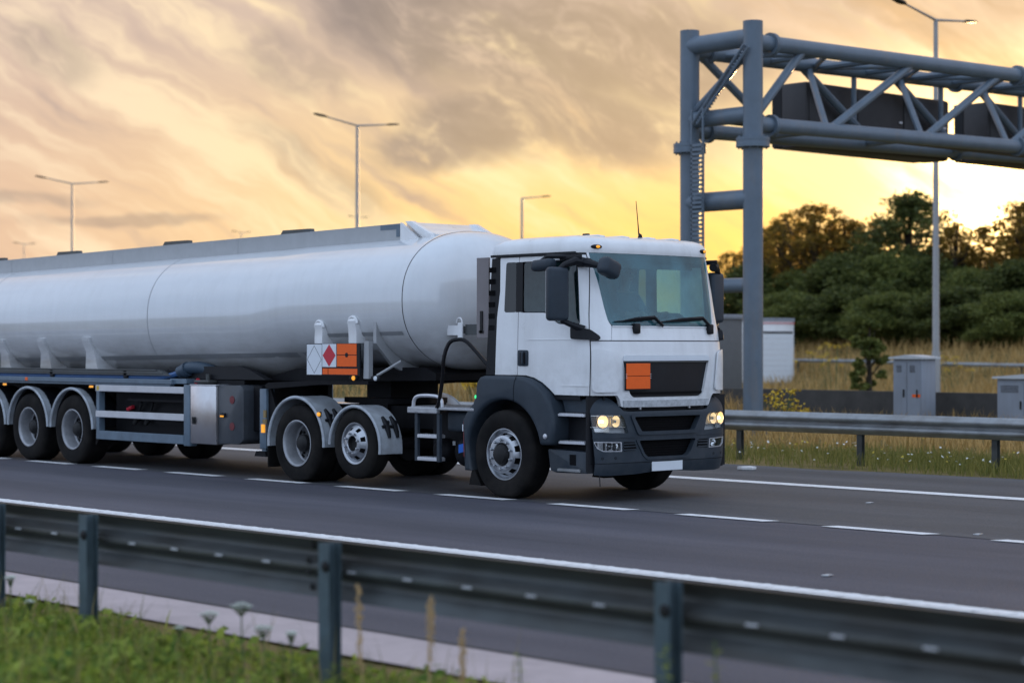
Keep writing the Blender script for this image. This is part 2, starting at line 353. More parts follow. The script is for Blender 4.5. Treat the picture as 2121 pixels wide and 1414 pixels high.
# ================================================================== the place
def ss(x, a, b):
    t = np.clip((x-a)/(b-a), 0, 1); return t*t*(3-2*t)
def ground_z(x, y):
    x = np.asarray(x, float); y = np.asarray(y, float); v = y+.17*x
    z = 2.1*ss(v, 36, 52)+2.5*ss(v, 55, 140)
    z = z+.95*ss(y, 8.5, 13.5)*(1-ss(y, 15.5, 18))*ss(-x, 9.5, 14)            # low grassy mound beside the slip road
    z = z+.06*np.sin(x*.9+y*.4)*np.sin(y*.7-x*.2)*(ss(y, 7, 9)*.8)
    z = z+.10*ss(-y, 10.2, 12.5)+.05*np.sin(x*1.7+y*2.1)*ss(-y, 10.0, 11)
    return z-.012
def lin(c): return (*c, 1)
def ground_material():
    m = bpy.data.materials.new('verge_earth'); m.use_nodes = True; t = m.node_tree; b = t.nodes['Principled BSDF']; b.inputs['Roughness'].default_value = .95; b.inputs['Specular IOR Level'].default_value = .1
    tc = t.nodes.new('ShaderNodeTexCoord'); n = t.nodes.new('ShaderNodeTexNoise'); n.inputs['Scale'].default_value = .35; n.inputs['Detail'].default_value = 9; n.inputs['Roughness'].default_value = .7
    t.links.new(tc.outputs['Object'], n.inputs['Vector']); r = t.nodes.new('ShaderNodeValToRGB'); e = r.color_ramp.elements
    e[0].position = .32; e[0].color = lin((.055, .06, .018)); e[1].position = .68; e[1].color = lin((.30, .21, .09)); k = e.new(.5); k.color = lin((.19, .145, .06))
    t.links.new(n.outputs['Fac'], r.inputs[0]); t.links.new(r.outputs[0], b.inputs['Base Color'])
    n2 = t.nodes.new('ShaderNodeTexNoise'); n2.inputs['Scale'].default_value = 14; n2.inputs['Detail'].default_value = 6; t.links.new(tc.outputs['Object'], n2.inputs['Vector'])
    bp = t.nodes.new('ShaderNodeBump'); bp.inputs['Strength'].default_value = .8; bp.inputs['Distance'].default_value = .05; t.links.new(n2.outputs['Fac'], bp.inputs['Height']); t.links.new(bp.outputs[0], b.inputs['Normal'])
    return m
gx = np.concatenate([-np.geomspace(1500, 62, 26), np.arange(-60, 30, 1.0), np.geomspace(31, 1500, 26)])
gy = np.concatenate([-np.geomspace(1500, 21, 24), np.arange(-20, 75, .75), np.geomspace(76, 1500, 26)])
X, Y = np.meshgrid(gx, gy, indexing='ij'); Z = ground_z(X, Y)
idx = np.arange(X.size).reshape(X.shape)
Fq = np.stack([idx[:-1, :-1], idx[1:, :-1], idx[1:, 1:], idx[:-1, 1:]], -1).reshape(-1, 4)
g = raw_mesh('ground', np.stack([X, Y, Z], -1).reshape(-1, 3), Fq, ground_material(), smooth=True); tag(g, kind='structure')

# ---- road surface
def asphalt(name, c, c2):
    m = bpy.data.materials.new(name); m.use_nodes = True; t = m.node_tree; b = t.nodes['Principled BSDF']; b.inputs['Roughness'].default_value = .72; b.inputs['Specular IOR Level'].default_value = .35
    tc = t.nodes.new('ShaderNodeTexCoord'); mp = t.nodes.new('ShaderNodeMapping'); mp.inputs['Scale'].default_value = (.12, 1, 1); t.links.new(tc.outputs['Object'], mp.inputs['Vector'])
    n = t.nodes.new('ShaderNodeTexNoise'); n.inputs['Scale'].default_value = 1.1; n.inputs['Detail'].default_value = 8; n.inputs['Roughness'].default_value = .7; t.links.new(mp.outputs[0], n.inputs['Vector'])
    r = t.nodes.new('ShaderNodeValToRGB'); r.color_ramp.elements[0].position = .3; r.color_ramp.elements[1].position = .7; r.color_ramp.elements[0].color = lin(c); r.color_ramp.elements[1].color = lin(c2); t.links.new(n.outputs['Fac'], r.inputs[0])
    n2 = t.nodes.new('ShaderNodeTexNoise'); n2.inputs['Scale'].default_value = 55; n2.inputs['Detail'].default_value = 3; t.links.new(tc.outputs['Object'], n2.inputs['Vector'])
    r2 = t.nodes.new('ShaderNodeValToRGB'); r2.color_ramp.elements[0].position = .3; r2.color_ramp.elements[1].position = .75; r2.color_ramp.elements[0].color = (.5, .5, .5, 1); r2.color_ramp.elements[1].color = (1.4, 1.37, 1.35, 1); t.links.new(n2.outputs['Fac'], r2.inputs[0])
    mu = t.nodes.new('ShaderNodeMix'); mu.data_type = 'RGBA'; mu.blend_type = 'MULTIPLY'; mu.inputs[0].default_value = .8; t.links.new(r.outputs[0], mu.inputs[6]); t.links.new(r2.outputs[0], mu.inputs[7]); t.links.new(mu.outputs[2], b.inputs['Base Color'])
    # wheel tracks: polished bands along the lane, and dark drips between them
    sx = t.nodes.new('ShaderNodeSeparateXYZ'); t.links.new(tc.outputs['Object'], sx.inputs[0]); sw = t.nodes.new('ShaderNodeMath'); sw.operation = 'MULTIPLY'; sw.inputs[1].default_value = 3.4; t.links.new(sx.outputs[1], sw.inputs[0])
    sn = t.nodes.new('ShaderNodeMath'); sn.operation = 'SINE'; t.links.new(sw.outputs[0], sn.inputs[0]); mr = t.nodes.new('ShaderNodeMapRange'); mr.inputs[1].default_value = -1; mr.inputs[2].default_value = 1; mr.inputs[3].default_value = .84; mr.inputs[4].default_value = 1.08; t.links.new(sn.outputs[0], mr.inputs[0])
    m2 = t.nodes.new('ShaderNodeMix'); m2.data_type = 'RGBA'; m2.blend_type = 'MULTIPLY'; m2.inputs[0].default_value = 1; t.links.new(mu.outputs[2], m2.inputs[6]); t.links.new(mr.outputs[0], m2.inputs[7]); t.links.new(m2.outputs[2], b.inputs['Base Color'])
    bp = t.nodes.new('ShaderNodeBump'); bp.inputs['Strength'].default_value = .55; bp.inputs['Distance'].default_value = .012; t.links.new(n2.outputs['Fac'], bp.inputs['Height']); t.links.new(bp.outputs[0], b.inputs['Normal'])
    return m
def strip(name, y0, y1, z, m, x0=-400, x1=160, kind='structure', step=8, wob=0):
    xs = np.arange(x0, x1+step, step); V = []; Fc = []
    for i, x in enumerate(xs):
        wv = wob*(math.sin(x*1.3)+.6*math.sin(x*3.1+1)+.5*math.sin(x*.41)); V += [(x, y0, z), (x, y1+wv, z)]
        if i: Fc.append((2*i-2, 2*i, 2*i+1, 2*i-1))
    o = raw_mesh(name, V, Fc, m); tag(o, kind=kind); return o
strip('slip_road', -9.2, 1e-9, 0, asphalt('asphalt_near', (.052, .054, .072), (.104, .102, .124)), step=2)
strip('slip_road_outer_lane', 1e-9-1.31, 6.0, .002+.002, asphalt('asphalt_far', (.056, .059, .068), (.106, .107, .114)), step=1, wob=.1)
def marking(name, c):
    m = mat(name, c, .7, var=.0, bump=.15, bs=40); t = m.node_tree; b = t.nodes['Principled BSDF']; tc = t.nodes.new('ShaderNodeTexCoord'); n = t.nodes.new('ShaderNodeTexNoise'); n.inputs['Scale'].default_value = 9; n.inputs['Detail'].default_value = 8; n.inputs['Roughness'].default_value = .75
    t.links.new(tc.outputs['Object'], n.inputs['Vector']); r = t.nodes.new('ShaderNodeValToRGB'); r.color_ramp.elements[0].position = .30; r.color_ramp.elements[1].position = .48; r.color_ramp.elements[0].color = lin([x*.45 for x in c]); r.color_ramp.elements[1].color = lin(c); t.links.new(n.outputs['Fac'], r.inputs[0]); t.links.new(r.outputs[0], b.inputs['Base Color']); return m
PAINT = marking('road_paint', (.78, .78, .78))
# lane line: 1.25 m dashes every 1.94 m
bm = BM()
for k in range(-60, 22):
    x = -2.95+1.94*k; vs = [bm.verts.new(p) for p in ((x, -1.43, .0085), (x+1.2, -1.42, .0085), (x+1.28, -1.24, .0085), (x+.08, -1.25, .0085))]; bm.faces.new(vs)
tag(build(bm, 'lane_markings', PAINT, smooth=0), kind='structure')
strip('far_edge_line', 2.93, 3.25, .0085, PAINT, step=4)
# near edge line with raised ribs
bm = BM(); vs = [bm.verts.new(p) for p in ((-300, -5.74, .004), (150, -5.74, .004), (150, -5.49, .004), (-300, -5.49, .004))]; bm.faces.new(vs)
for k in range(-110, 60):
    x = k*.27; box(bm, x, x+.05, -5.735, -5.495, .0041, .0075)
    if k > -60 and k % 1 == 0:
        pass
tag(build(bm, 'near_edge_line', PAINT, smooth=0), kind='structure')
# concrete drainage strip beside the carriageway
strip('drain_channel', -9.93, -9.22, .006, mat('drain_concrete', (.46, .385, .385), .85, var=.18, vs=2.2, bump=.2, bs=25), step=2)
strip('channel_gap_shadow', -9.235, -9.20, .0102, mat('gap_shadow', (.02, .02, .022), .8), step=4)  # dark strip painted for the shadow in the gap at the tarmac edge
# ---- road studs and litter
def stud(x, y, label, c):
    t = thing('road_stud', (x, y, 0), label, 'road stud', 'reflecting road studs'); bm = BM(); box(bm, x-.03, x+.03, y-.04, y+.04, .004, .014, .004); build(bm, 'housing', M['lid'], t)
    bm = BM(); box(bm, x+.031, x+.034, y-.03, y+.03, .007, .013); build(bm, 'reflector', c, t)
stud(7.54, -4.75, 'pale road stud alone in the lane beside the ribbed white edge line', M['chrome'])
stud(3.3, 1.34, 'pale road stud between the solid far edge line and the dashed lane line', M['chrome'])
stud(6.35, -1.02, 'pale road stud in line with the dashed lane marking', M['chrome'])
bm = BM(); prism(bm, [(-1.83, 4.99), (-1.70, 4.94), (-1.58, 5.02), (-1.62, 5.16), (-1.76, 5.18)], 'xy', .006, .05, .012); o = build(bm, 'litter', M['litter']); tag(o, 'crumpled white scrap of litter on the tarmac below the far guard rail', 'litter')

# ---- guard rails
def wbeam(bm, x0, x1, y, z0, face=-1, h=.31):
    """corrugated beam along x, profile (offset toward traffic, height)"""
    p = [(0, 0), (.012, .012), (.078, .065), (.083, .075), (.083, .095), (.078, .105), (.012, .14), (.008, .155), (.012, .17), (.078, .205), (.083, .215), (.083, .235), (.078, .245), (.012, .298), (-.004, .312), (-.022, .31)]
    t = .004; A = [(a*face, b) for a, b in p]
    for xa, xb in [(x0, x1)]:
        L = [[bm.verts.new((xx, y+a, z0+b)) for a, b in A] for xx in (xa, xb)]
        L2 = [[bm.verts.new((xx, y+a-t*face, z0+b)) for a, b in A] for xx in (xa, xb)]
        for i in range(len(A)-1):
            for q in (L, L2): bm.faces.new((q[0][i], q[1][i], q[1][i+1], q[0][i+1]))
        for e in (0, 1):
            for i in range(len(A)-1): bm.faces.new((L[e][i], L[e][i+1], L2[e][i+1], L2[e][i]))
        for i in (0, -1): bm.faces.new((L[0][i], L[1][i], L2[1][i], L2[0][i]))
def guard_rail(label, y, z0, face, px, x0, x1, m, pm, slots, zpost0, parent_name='guard_rail', group='corrugated guard rails'):
    t = thing(parent_name, (px[0], y, 0), label, 'guard rail', group)
    xs = [x0]
    while xs[-1] < x1: xs.append(min(xs[-1]+4.8, x1))
    for a, b in zip(xs, xs[1:]):
        bm = BM(); wbeam(bm, a, b+.15, y+face*.0048*(len(t.children) % 2), z0, face)
        o = build(bm, 'rail_beam', m, t, 40)
        for q in range(0, 8):          # bolts at the lap joint
            pass
        if slots and b < 20:
            for dx in (-.13, .02):
                for dz in (.045, .125, .185, .262):
                    bm = BM(); lathe(bm, [(0, .012), (.016, .012), (.018, 0)], (b+dx, y+(.02 if dz in (.125, .185) else .045)*face-.006*face, z0+dz), (0, -face, 0), 8); build(bm, 'bolt', M['hub'], o, 0)
            xx = a+.25
            while xx < b-.1:
                bm = BM(); box(bm, xx-.035, xx+.035, y-.0015, y+.0025, z0+.149, z0+.160, .004, 1); build(bm, 'slot', M['alu'], o, 0); xx += .45
    for x in px:
        bm = BM()   # Z-section post
        z1 = z0+.305
        yb = y-face*.02
        w_, dpt = .055, .11
        box(bm, x-w_, x+w_, yb-face*.006 if face < 0 else yb-.006, yb+.006 if face < 0 else yb+.0, zpost0, z1, 0) if False else None
        lo, hi = sorted((yb-face*.001, yb-face*.085))
        box(bm, x-.045, x+.045, lo, lo+.006, zpost0, z1, .002, 1); box(bm, x-.045, x+.045, hi-.006, hi, zpost0, z1, .002, 1); box(bm, x-.004, x+.004, lo+.008, hi-.008, zpost0, z1)
        # rolled rounded top
        build(bm, 'post', pm, t, 0)
        bm = BM(); lathe(bm, [(.03, 0), (.03, .008), (.016, .010), (.014, .022), (0, .022)], (x+.02, lo if face > 0 else hi, z1-.12), (0, -1, 0) if face > 0 else (0, 1, 0), 10); build(bm, 'post_bolt', M['hub'], bpy.data.objects[t.children[-1].name], 0)
    return t
guard_rail('weathered steel guard rail on posts running along the grass verge in front of the lane', -10.55, .435, 1, [-14.9+2.385*k for k in range(14) if k != 8]+[5.43, 2.98], -20, 20, M['galvdark'], M['postgreen'], True, -.1)
guard_rail('grey steel guard rail on the far verge in front of the grey cabinets', 7.17, .455, -1, [-22.6+2.36*k for k in range(18)], -60, 22, M['galv'], M['galvdark'], False, -.1)
# ---- low dark concrete barrier behind the cabinets
bm = BM(); pr = [(-.30, -.1), (-.30, .08), (-.17, .28), (-.12, .80), (.12, .80), (.17, .28), (.30, .08), (.30, -.1)]
L = [[bm.verts.new((xx, 18.8+a, b)) for a, b in pr] for xx in (-120, 60)]
for i in range(len(pr)): bm.faces.new((L[0][i], L[1][i], L[1][(i+1) % len(pr)], L[0][(i+1) % len(pr)]))
bm.faces.new(L[0]); bm.faces.new(L[1][::-1])
tag(build(bm, 'concrete_barrier', M['conc'], smooth=20), 'low dark concrete barrier running behind the grey cabinets', 'barrier')
# ---- thin rail on the grass bank
def vline(v, x): return v-.17*x
t = thing('bank_rail', (-30, vline(41.9, -30), 1.0), 'thin pale guard rail crossing the dry grass bank below the trees', 'guard rail')
bm = BM(); pts = [(x, vline(41.9, x), float(ground_z(x, vline(41.9, x)))+.58-.010*(x+35)) for x in np.arange(-60, 12, 4)]
tube(bm, pts, .085, 6); build(bm, 'rail', M['galv'], t)
for p in pts[::1]:
    bm = BM(); tube(bm, [(p[0], p[1]+.1, p[2]-.75), (p[0], p[1]+.1, p[2]+.05)], .05, 6); build(bm, 'post', M['galvdark'], t)

# ---- sign gantry
GX, GR, GY = -9.2, -10.9, 13.95
t = thing('sign_gantry', (GX, GY, 0), 'blue grey tubular steel sign gantry on twin round legs with lattice beam', 'gantry')
for x, rr in ((GX, .20), (GR, .20)):
    bm = BM(); lathe(bm, [(0, -.2), (.36, -.2), (.36, .12), (rr, .12), (rr, 8.27), (0, 8.28)], (x, GY, 0), (0, 0, 1), 28); o = build(bm, 'leg', M['gantry'], t)
    bm = BM(); lathe(bm, [(rr, -.10), (.34, -.10), (.34, -.035), (.335, -.03), (.335, .03), (.34, .035), (.34, .09), (rr, .09)], (x, GY, 5.85), (0, 0, 1), 28)
    for k in range(12):
        a = k*math.pi/6; tube(bm, [(x+.285*math.cos(a), GY+.285*math.sin(a), 5.72), (x+.285*math.cos(a), GY+.285*math.sin(a), 5.98)], .018, 6)
    build(bm, 'flange', M['gantry'], o)
for z, rr in ((7.95, .19), (6.42, .17), (4.72, .20), (3.0, .15)):
    bm = BM(); tube(bm, [(GX, GY, z), (GR, GY, z)], rr, 16); build(bm, 'cross_member', M['gantry'], t)
bm = BM(); tube(bm, [(GX, GY, 7.75), (GR, GY, 6.5)], .075, 10); build(bm, 'brace', M['gantry'], t)
bm = BM()
for zz in np.arange(2.6, 5.9, .09): box(bm, GR+.30, GR+.62, GY-.30, GY-.27, zz, zz+.05)
for a in (.29, .60): box(bm, GR+a, GR+a+.035, GY-.30, GY-.26, 2.5, 6.6)
build(bm, 'cable_tray', M['gantry'], t)
bm = BM()
for k in range(26): 
    z = 6.35+k*.055; x = GR+.35+k*.052; box(bm, x, x+.03, GY-.28, GY-.05, z, z+.03)
tube(bm, [(GR+.3, GY-.27, 6.3), (GR+1.7, GY-.27, 7.78)], .03, 6); tube(bm, [(GR+.45, GY-.27, 6.3), (GR+1.82, GY-.27, 7.72)], .03, 6)
build(bm, 'cable_ladder', M['gantry'], t)
YE = 44
def zc(y): return .0185*min(y-GY, 12)+.004*max(0, y-GY-12)     # the beam rises a little towards mid span
for x in (GX, GR):
    for z, rr in ((7.86, .165), (6.22, .155)):
        bm = BM(); tube(bm, [(x, GY, z), (x, 20, z+zc(20)), (x, 25.9, z+zc(25.9)), (x, YE, z+zc(YE))], rr, 16); build(bm, 'chord', M['gantry'], t)
step = 3.3; y = GY+2.47
nodes_low = [GY+2.45+step*k for k in range(9)]; nodes_top = [GY+.25]+[GY+1.9+step*k+1.55 for k in range(-1, 8)]
for x in (GX, GR):
    up = x == GX
    ends = [((GY+.15, 6.45), (GY+1.6, 7.84))]+[((yl, 6.24), (yl+2.9, 7.84)) if up else ((yl+.4, 6.24), (yl-2.2, 7.84)) for yl in nodes_low]
    for (ya, za), (yb, zb) in ends:
        bm = BM(); tube(bm, [(x, ya, za+zc(ya)), (x, yb, zb+zc(yb))], .092, 10); build(bm, 'lattice', M['gantry'], t)
for yl in nodes_low:
    bm = BM(); tube(bm, [(GX, yl-.12, 6.26+zc(yl)), (GR, yl+1.4, 7.82+zc(yl))], .075, 8); build(bm, 'lattice', M['gantry'], t)
    bm = BM(); tube(bm, [(GR, yl-.3, 6.25+zc(yl)), (GR, yl-.3, 7.84+zc(yl))], .06, 8); build(bm, 'lattice', M['gantry'], t)
for k, yl in enumerate(nodes_low):
    for zz, dy in ((6.24, 0), (7.84, 0), (7.84, 1.6)):
        bm = BM(); tube(bm, [(GX, yl+dy, zz+zc(yl)), (GR, yl+dy, zz+zc(yl))], .08, 8); build(bm, 'cross_strut', M['gantry'], t)
    bm = BM(); tube(bm, [(GX, yl, 7.86+zc(yl)), (GR, yl+1.6, 7.86+zc(yl))], .06, 8); tube(bm, [(GR, yl-1.6, 7.8+zc(yl)), (GX, yl, 7.8+zc(yl))], .06, 8); build(bm, 'plan_brace', M['gantry'], t)
bm = BM(); box(bm, GX-.95, GX-.6, GY+.3, 40, 6.3, 6.34); 
for yy in np.arange(GY+.5, 40, .25): box(bm, GX-.95, GX-.6, yy, yy+.04, 6.345, 6.36)
build(bm, 'walkway', M['signbox'], t)
def message_sign(y0, y1, z0, z1, label):
    s = thing('message_sign', (GR-.3, y0, z0), label, 'message sign', 'message signs on the gantry')
    bm = BM(); box(bm, GR-.95, GR-.22, y0, y1, z0, z1, .06); o = build(bm, 'casing', M['signbox'], s)
    bm = BM(); box(bm, GR-1.25, GR-.95, y0+.05, y1-.05, z1-.06, z1); box(bm, GR-1.22, GR-.951, y0+.02, y0+.06, z0+.05, z1-.061); box(bm, GR-1.22, GR-.951, y1-.06, y1-.02, z0+.05, z1-.061); box(bm, GR-1.22, GR-.951, y0+.061, y1-.061, z0+.02, z0+.05); build(bm, 'hood', M['black'], s)
    bm = BM(); box(bm, GR-.965, GR-.952, y0+.15, y1-.15, z0+.15, z1-.15); build(bm, 'display', M['blackgloss'], s)
    n = max(2, int((y1-y0)/1.45))
    for k in range(n):
        a = y0+.08+(y1-y0-.16)*k/n; b = y0+.08+(y1-y0-.16)*(k+1)/n-.05
        bm = BM(); box(bm, GR-.219, GR-.20, a, b, z0+.1, z1-.1, .004); p = build(bm, 'access_door', M['signbox'], s)
        bm = BM(); box(bm, GR-.199, GR-.17, b-.16, b-.06, z0+.75, z0+.79); build(bm, 'handle', M['alu'], p)
message_sign(18.0, 23.35, 6.18, 7.62, 'long dark message sign box inside the gantry lattice, the one closer to the legs')
message_sign(24.95, 30.5, 6.30, 7.74, 'dark message sign box on the gantry beam, the one farther from the legs')
for x in (GX, GR):
    for y in (GY+.55, 23.3, 33.1):
        for z, rr in ((7.86, .165), (6.22, .155)):
            zz = z+(zc(y) if y > 20 else 0); bm = BM(); lathe(bm, [(rr, -.05), (rr+.07, -.05), (rr+.07, -.008), (rr+.062, 0), (rr+.07, .008), (rr+.07, .05), (rr, .05)], (x, y, zz), (0, 1, 0), 20); build(bm, 'chord_flange', M['gantry'], t)

# ---- roadside cabinets
def cabinet(x0, x1, y0, y1, h, label, warn=True, z0=0, name='roadside_cabinet'):
    t = thing(name, ((x0+x1)/2, (y0+y1)/2, 0), label, 'cabinet', 'grey equipment cabinets')
    bm = BM(); box(bm, x0-.06, x1+.06, y0-.06, y1+.06, z0-.4, z0+.10); build(bm, 'plinth', M['conc'], t)
    bm = BM(); box(bm, x0, x1, y0, y1, z0+.10, h-.09, .015); build(bm, 'body', M['cabinet'], t)
    ym = y0
    for a, b in ((x0+.03, (x0+x1)/2-.006), ((x0+x1)/2+.006, x1-.03)):
        bm = BM(); box(bm, a, b, y0-.018, y0-.002, z0+.16, h-.16, .006, 1); d = build(bm, 'door', M['cabinet'], t)
        bm = BM()
        for k in range(5): box(bm, a+.07, b-.12, y0-.0225, y0-.0182, h-.24-.03*k, h-.228-.03*k)
        build(bm, 'vent', M['hub'], d, 0)
        bm = BM(); box(bm, b-.08, b-.05, y0-.045, y0-.018, (z0+h)/2-.08, (z0+h)/2+.08, .006, 1); build(bm, 'handle', M['hub'], d)
    bm = BM(); r = .07
    prism(bm, [(x0-r, h-.09), (x1+r, h-.09), (x1+r, h-.05), ((x0+x1)/2, h), (x0-r, h-.05)], 'xz', y0-r, y1+r); build(bm, 'lid', M['lid'], t, 0)
    if warn:
        bm = BM(); box(bm, (x0+x1)/2+.14, (x0+x1)/2+.34, y0-.0225, y0-.0185, z0+.72, z0+.78); build(bm, 'warning_label', M['orange'], t)
    return t
cabinet(-8.45, -7.73, 17.55, 18.05, 1.60, 'taller blue grey roadside cabinet with pale pitched lid in front of the dark barrier')
cabinet(-5.87, -4.6, 17.5, 18.0, 1.22, 'shorter wider grey cabinet at the picture edge beside the taller blue grey one')
# big grey equipment cabin behind the gantry leg
t = thing('equipment_cabin', (-19.4, 24.6, .2), 'large dark grey equipment cabin half hidden by the lorry cab beside the gantry leg', 'equipment cabin')
bm = BM(); box(bm, -23.6, -20.4, 24.6, 26.6, .32, 2.6, .03); build(bm, 'body', M['cabin'], t)
bm = BM(); box(bm, -23.65, -20.35, 24.55, 26.65, 2.55, 2.68, .02); build(bm, 'roof', M['cabinet'], t)
bm = BM(); box(bm, -23.5, -20.5, 24.7, 26.5, -.1, .31); build(bm, 'plinth', M['conc'], t)
for a in (-23.5, -22.47, -21.44):
    bm = BM(); box(bm, a, a+.98, 24.575, 24.599, .42, 2.42); build(bm, 'door', M['cabin'], t)
# ---- white box lorry on the motorway beyond, seen from behind
t = thing('box_lorry', (-36.5, 44.7, 0), 'white box lorry with roller shutter seen from behind beyond the dark barrier', 'lorry')
def vx(x, y): return x
VX, VY = -34.7, 45.2; hw = 1.08
bm = BM(); box(bm, VX-4.2, VX, VY-hw, VY+hw, .34, 2.86, .03); build(bm, 'box_body', M['white'], t)
bm = BM(); box(bm, VX-4.21, VX+.02, VY-hw-.03, VY+hw+.03, 2.78, 2.92, .02); build(bm, 'roof_rail', M['cabinet'], t)
bm = BM()
for k in range(9): box(bm, VX+.001, VX+.02, VY-.93, VY+.93, .38+k*.215, .38+k*.215+.2, .005, 1)
build(bm, 'shutter_door', M['plate'], t, 0)
bm = BM(); box(bm, VX+.001, VX+.03, VY-.95, VY+.95, 2.31, 2.39); build(bm, 'door_header', M['black'], t)
bm = BM(); box(bm, VX+.021, VX+.04, VY-hw, VY+hw, 2.70, 2.735); build(bm, 'marker_strip', M['red'], t)
bm = BM(); box(bm, VX-.1, VX+.06, VY-hw, VY+hw, .20, .33, .02); o = build(bm, 'bumper', M['galv'], t)
for s in (-1, 1):
    bm = BM(); box(bm, VX+.061, VX+.08, VY+s*.85-.15, VY+s*.85+.15, .22, .31); build(bm, 'tail_lamp', M['red'], t)
bm = BM(); prism(bm, [(VX-4.3, .5), (VX-6.3, .5), (VX-6.35, 1.1), (VX-5.6, 1.3), (VX-5.0, 2.1), (VX-4.3, 2.15)], 'xz', VY-.95, VY+.95, .05); build(bm, 'cab', M['white'], t)
for x in (VX-1.2, VX-5.4):
    for s in (-1, 1):
        bm = BM(); lathe(bm, [(0, 0), (.2, 0), (.2, .02), (.33, .03), (.35, .06), (.35, .2), (0, .2)], (x, VY+s*.98, .35), (0, -s, 0), 20); build(bm, 'wheel', M['rubber'], t)
# ---- lighting columns
def column(x, y, h, label, double=True, arm=2.7, rr=.11, group='double arm lighting columns', tilt=.1):
    z0 = float(ground_z(x, y)); t = thing('street_lamp', (x, y, z0), label, 'street lamp', group)
    bm = BM(); tube(bm, [(x, y, z0-.3), (x, y, z0+1.6), (x, y, z0+1.7), (x, y, h)], [rr*1.25, rr*1.25, rr, rr*.62], 12); build(bm, 'column', M['lamp'], t)
    ax = Vector((.165, -.986, 0)).normalized() if True else None
    for s in ((1, -1) if double else (-1,)):
        e = Vector((x, y, h))+ax*s*arm*.78+Vector((0, 0, arm*.78*tilt)); e2 = Vector((x, y, h))+ax*s*arm+Vector((0, 0, arm*tilt))
        bm = BM(); tube(bm, [(x, y, h-.02), e], [.045, .03], 8); a = build(bm, 'arm', M['lamp'], t)
        u = (e2-e).normalized(); bm = BM(); sd = u.cross(Vector((0, 0, 1))).normalized(); up_ = sd.cross(u)
        prof_ = [(-.12, .03, .03), (.05, .10, .05), (.20, .13, .06), (.62, .12, .05), (.78, .06, .025)]; RV = [[bm.verts.new(e+u*d_+sd*(w_*c)+up_*(h_*s_)) for c, s_ in ((1, -.6), (.8, .6), (0, 1), (-.8, .6), (-1, -.6), (0, -.7))] for d_, w_, h_ in prof_]
        for p_, q_ in zip(RV, RV[1:]):
            for i in range(6): bm.faces.new((p_[i], p_[(i+1) % 6], q_[(i+1) % 6], q_[i]))
        bm.faces.new(RV[0]); bm.faces.new(RV[-1]); bmesh.ops.recalc_face_normals(bm, faces=bm.faces[:]); build(bm, 'lantern', M['hub'], a)
    return t
column(-20.07, 35.35, 11.95, 'tallest looking double arm street lamp rising behind the gantry beam')
column(-55.88, 40.76, 11.95, 'double arm street lamp standing above the middle of the tanker barrel')
column(-93.87, 48.23, 11.95, 'double arm street lamp standing above the rear of the tanker barrel')
column(-198.35, 103.1, 14.0, 'very distant faint street lamp head low over the tank rear by the picture edge', arm=1.1)
column(-197.4, 133.6, 16.5, 'very distant street lamp head just above the tank top rail', arm=1.2)
column(-187.2, 144.6, 18.4, 'very distant street lamp head against the column of the middle lamp', arm=1.4)
column(-70.5, 64.7, 10.6, 'single arm street lamp above the tank end and beside the cab roof', double=False, arm=2.6, group='single arm lamps')

# ---- trees
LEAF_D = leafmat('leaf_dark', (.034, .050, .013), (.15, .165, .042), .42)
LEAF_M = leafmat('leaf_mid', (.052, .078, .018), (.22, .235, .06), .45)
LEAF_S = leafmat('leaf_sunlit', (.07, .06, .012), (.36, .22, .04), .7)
def leaves(C, Rr, n, size, rng, flat=.0):
    """n leaf quads spread through a set of clumps (centre, radii)"""
    C = np.array(C); Rr = np.array(Rr); wgt = (Rr.prod(1))**(.67); k = rng.choice(len(C), n, p=wgt/wgt.sum())
    d = rng.normal(size=(n, 3)); d /= np.linalg.norm(d, axis=1, keepdims=True); rad = rng.random(n)**.42*(1+.22*rng.normal(size=n)*.6)
    P = C[k]+d*Rr[k]*rad[:, None]
    u = rng.normal(size=(n, 3)); u[:, 2] *= .6; u /= np.linalg.norm(u, axis=1, keepdims=True); w_ = np.cross(u, rng.normal(size=(n, 3))); w_ /= np.linalg.norm(w_, axis=1, keepdims=True)
    s = size*(.6+.8*rng.random(n))[:, None]
    V = np.stack([P-u*s, P+w_*s*.45-u*s*.1, P+u*s, P-w_*s*.45+u*s*.1], 1).reshape(-1, 3)
    return V, np.arange(4*n).reshape(-1, 4)
def tree_proto(name, h, wd, m, nclump, nleaf, size, seed, low=.25, open_=.0, label='', cat='tree', group='', cs=1):
    rng = np.random.default_rng(seed); t = thing(name, (0, 0, 0), label, cat, group)
    C, Rr = [], []; tips = []
    for i in range(nclump):
        a = rng.random()*6.283; f = rng.random(); z = h*(low+(1-low)*.93*f); prof = math.sin(math.pi*min(1, .15+.82*(f)))**.75
        r = wd/2*prof*math.sqrt(rng.random())*.95; c = (r*math.cos(a), r*math.sin(a), z)
        s = wd*(.12+.10*rng.random())*(1-.35*f*open_)*(1-open_*.30)*cs; C.append(c); Rr.append((s, s, s*.72)); tips.append(c)
    V, Fc = leaves(C, Rr, nleaf, size, rng)
    V[:, 2] = np.maximum(V[:, 2], .05)
    raw_mesh('crown', V, Fc, m, t)
    bm = BM(); tube(bm, curve([(0, 0, -.4), (.03*h*.2, 0, h*.3), (-.02*h, .02*h, h*.6), (0, .01*h, h*.88)], 4), [.035*h*(1-k/16.) + .01 for k in range(13)], 8)
    for c in tips[::3]:
        z = min(c[2]*.75, h*.7); tube(bm, curve([(0, 0, z*.8), (c[0]*.4, c[1]*.4, z*.95), c], 3), [.012*h, .010*h, .008*h, .006*h, .005*h, .004*h, .003*h], 5)
    build(bm, 'trunk', M['bark'], t); return t
TREES = 'trees on the bank beyond the motorway'
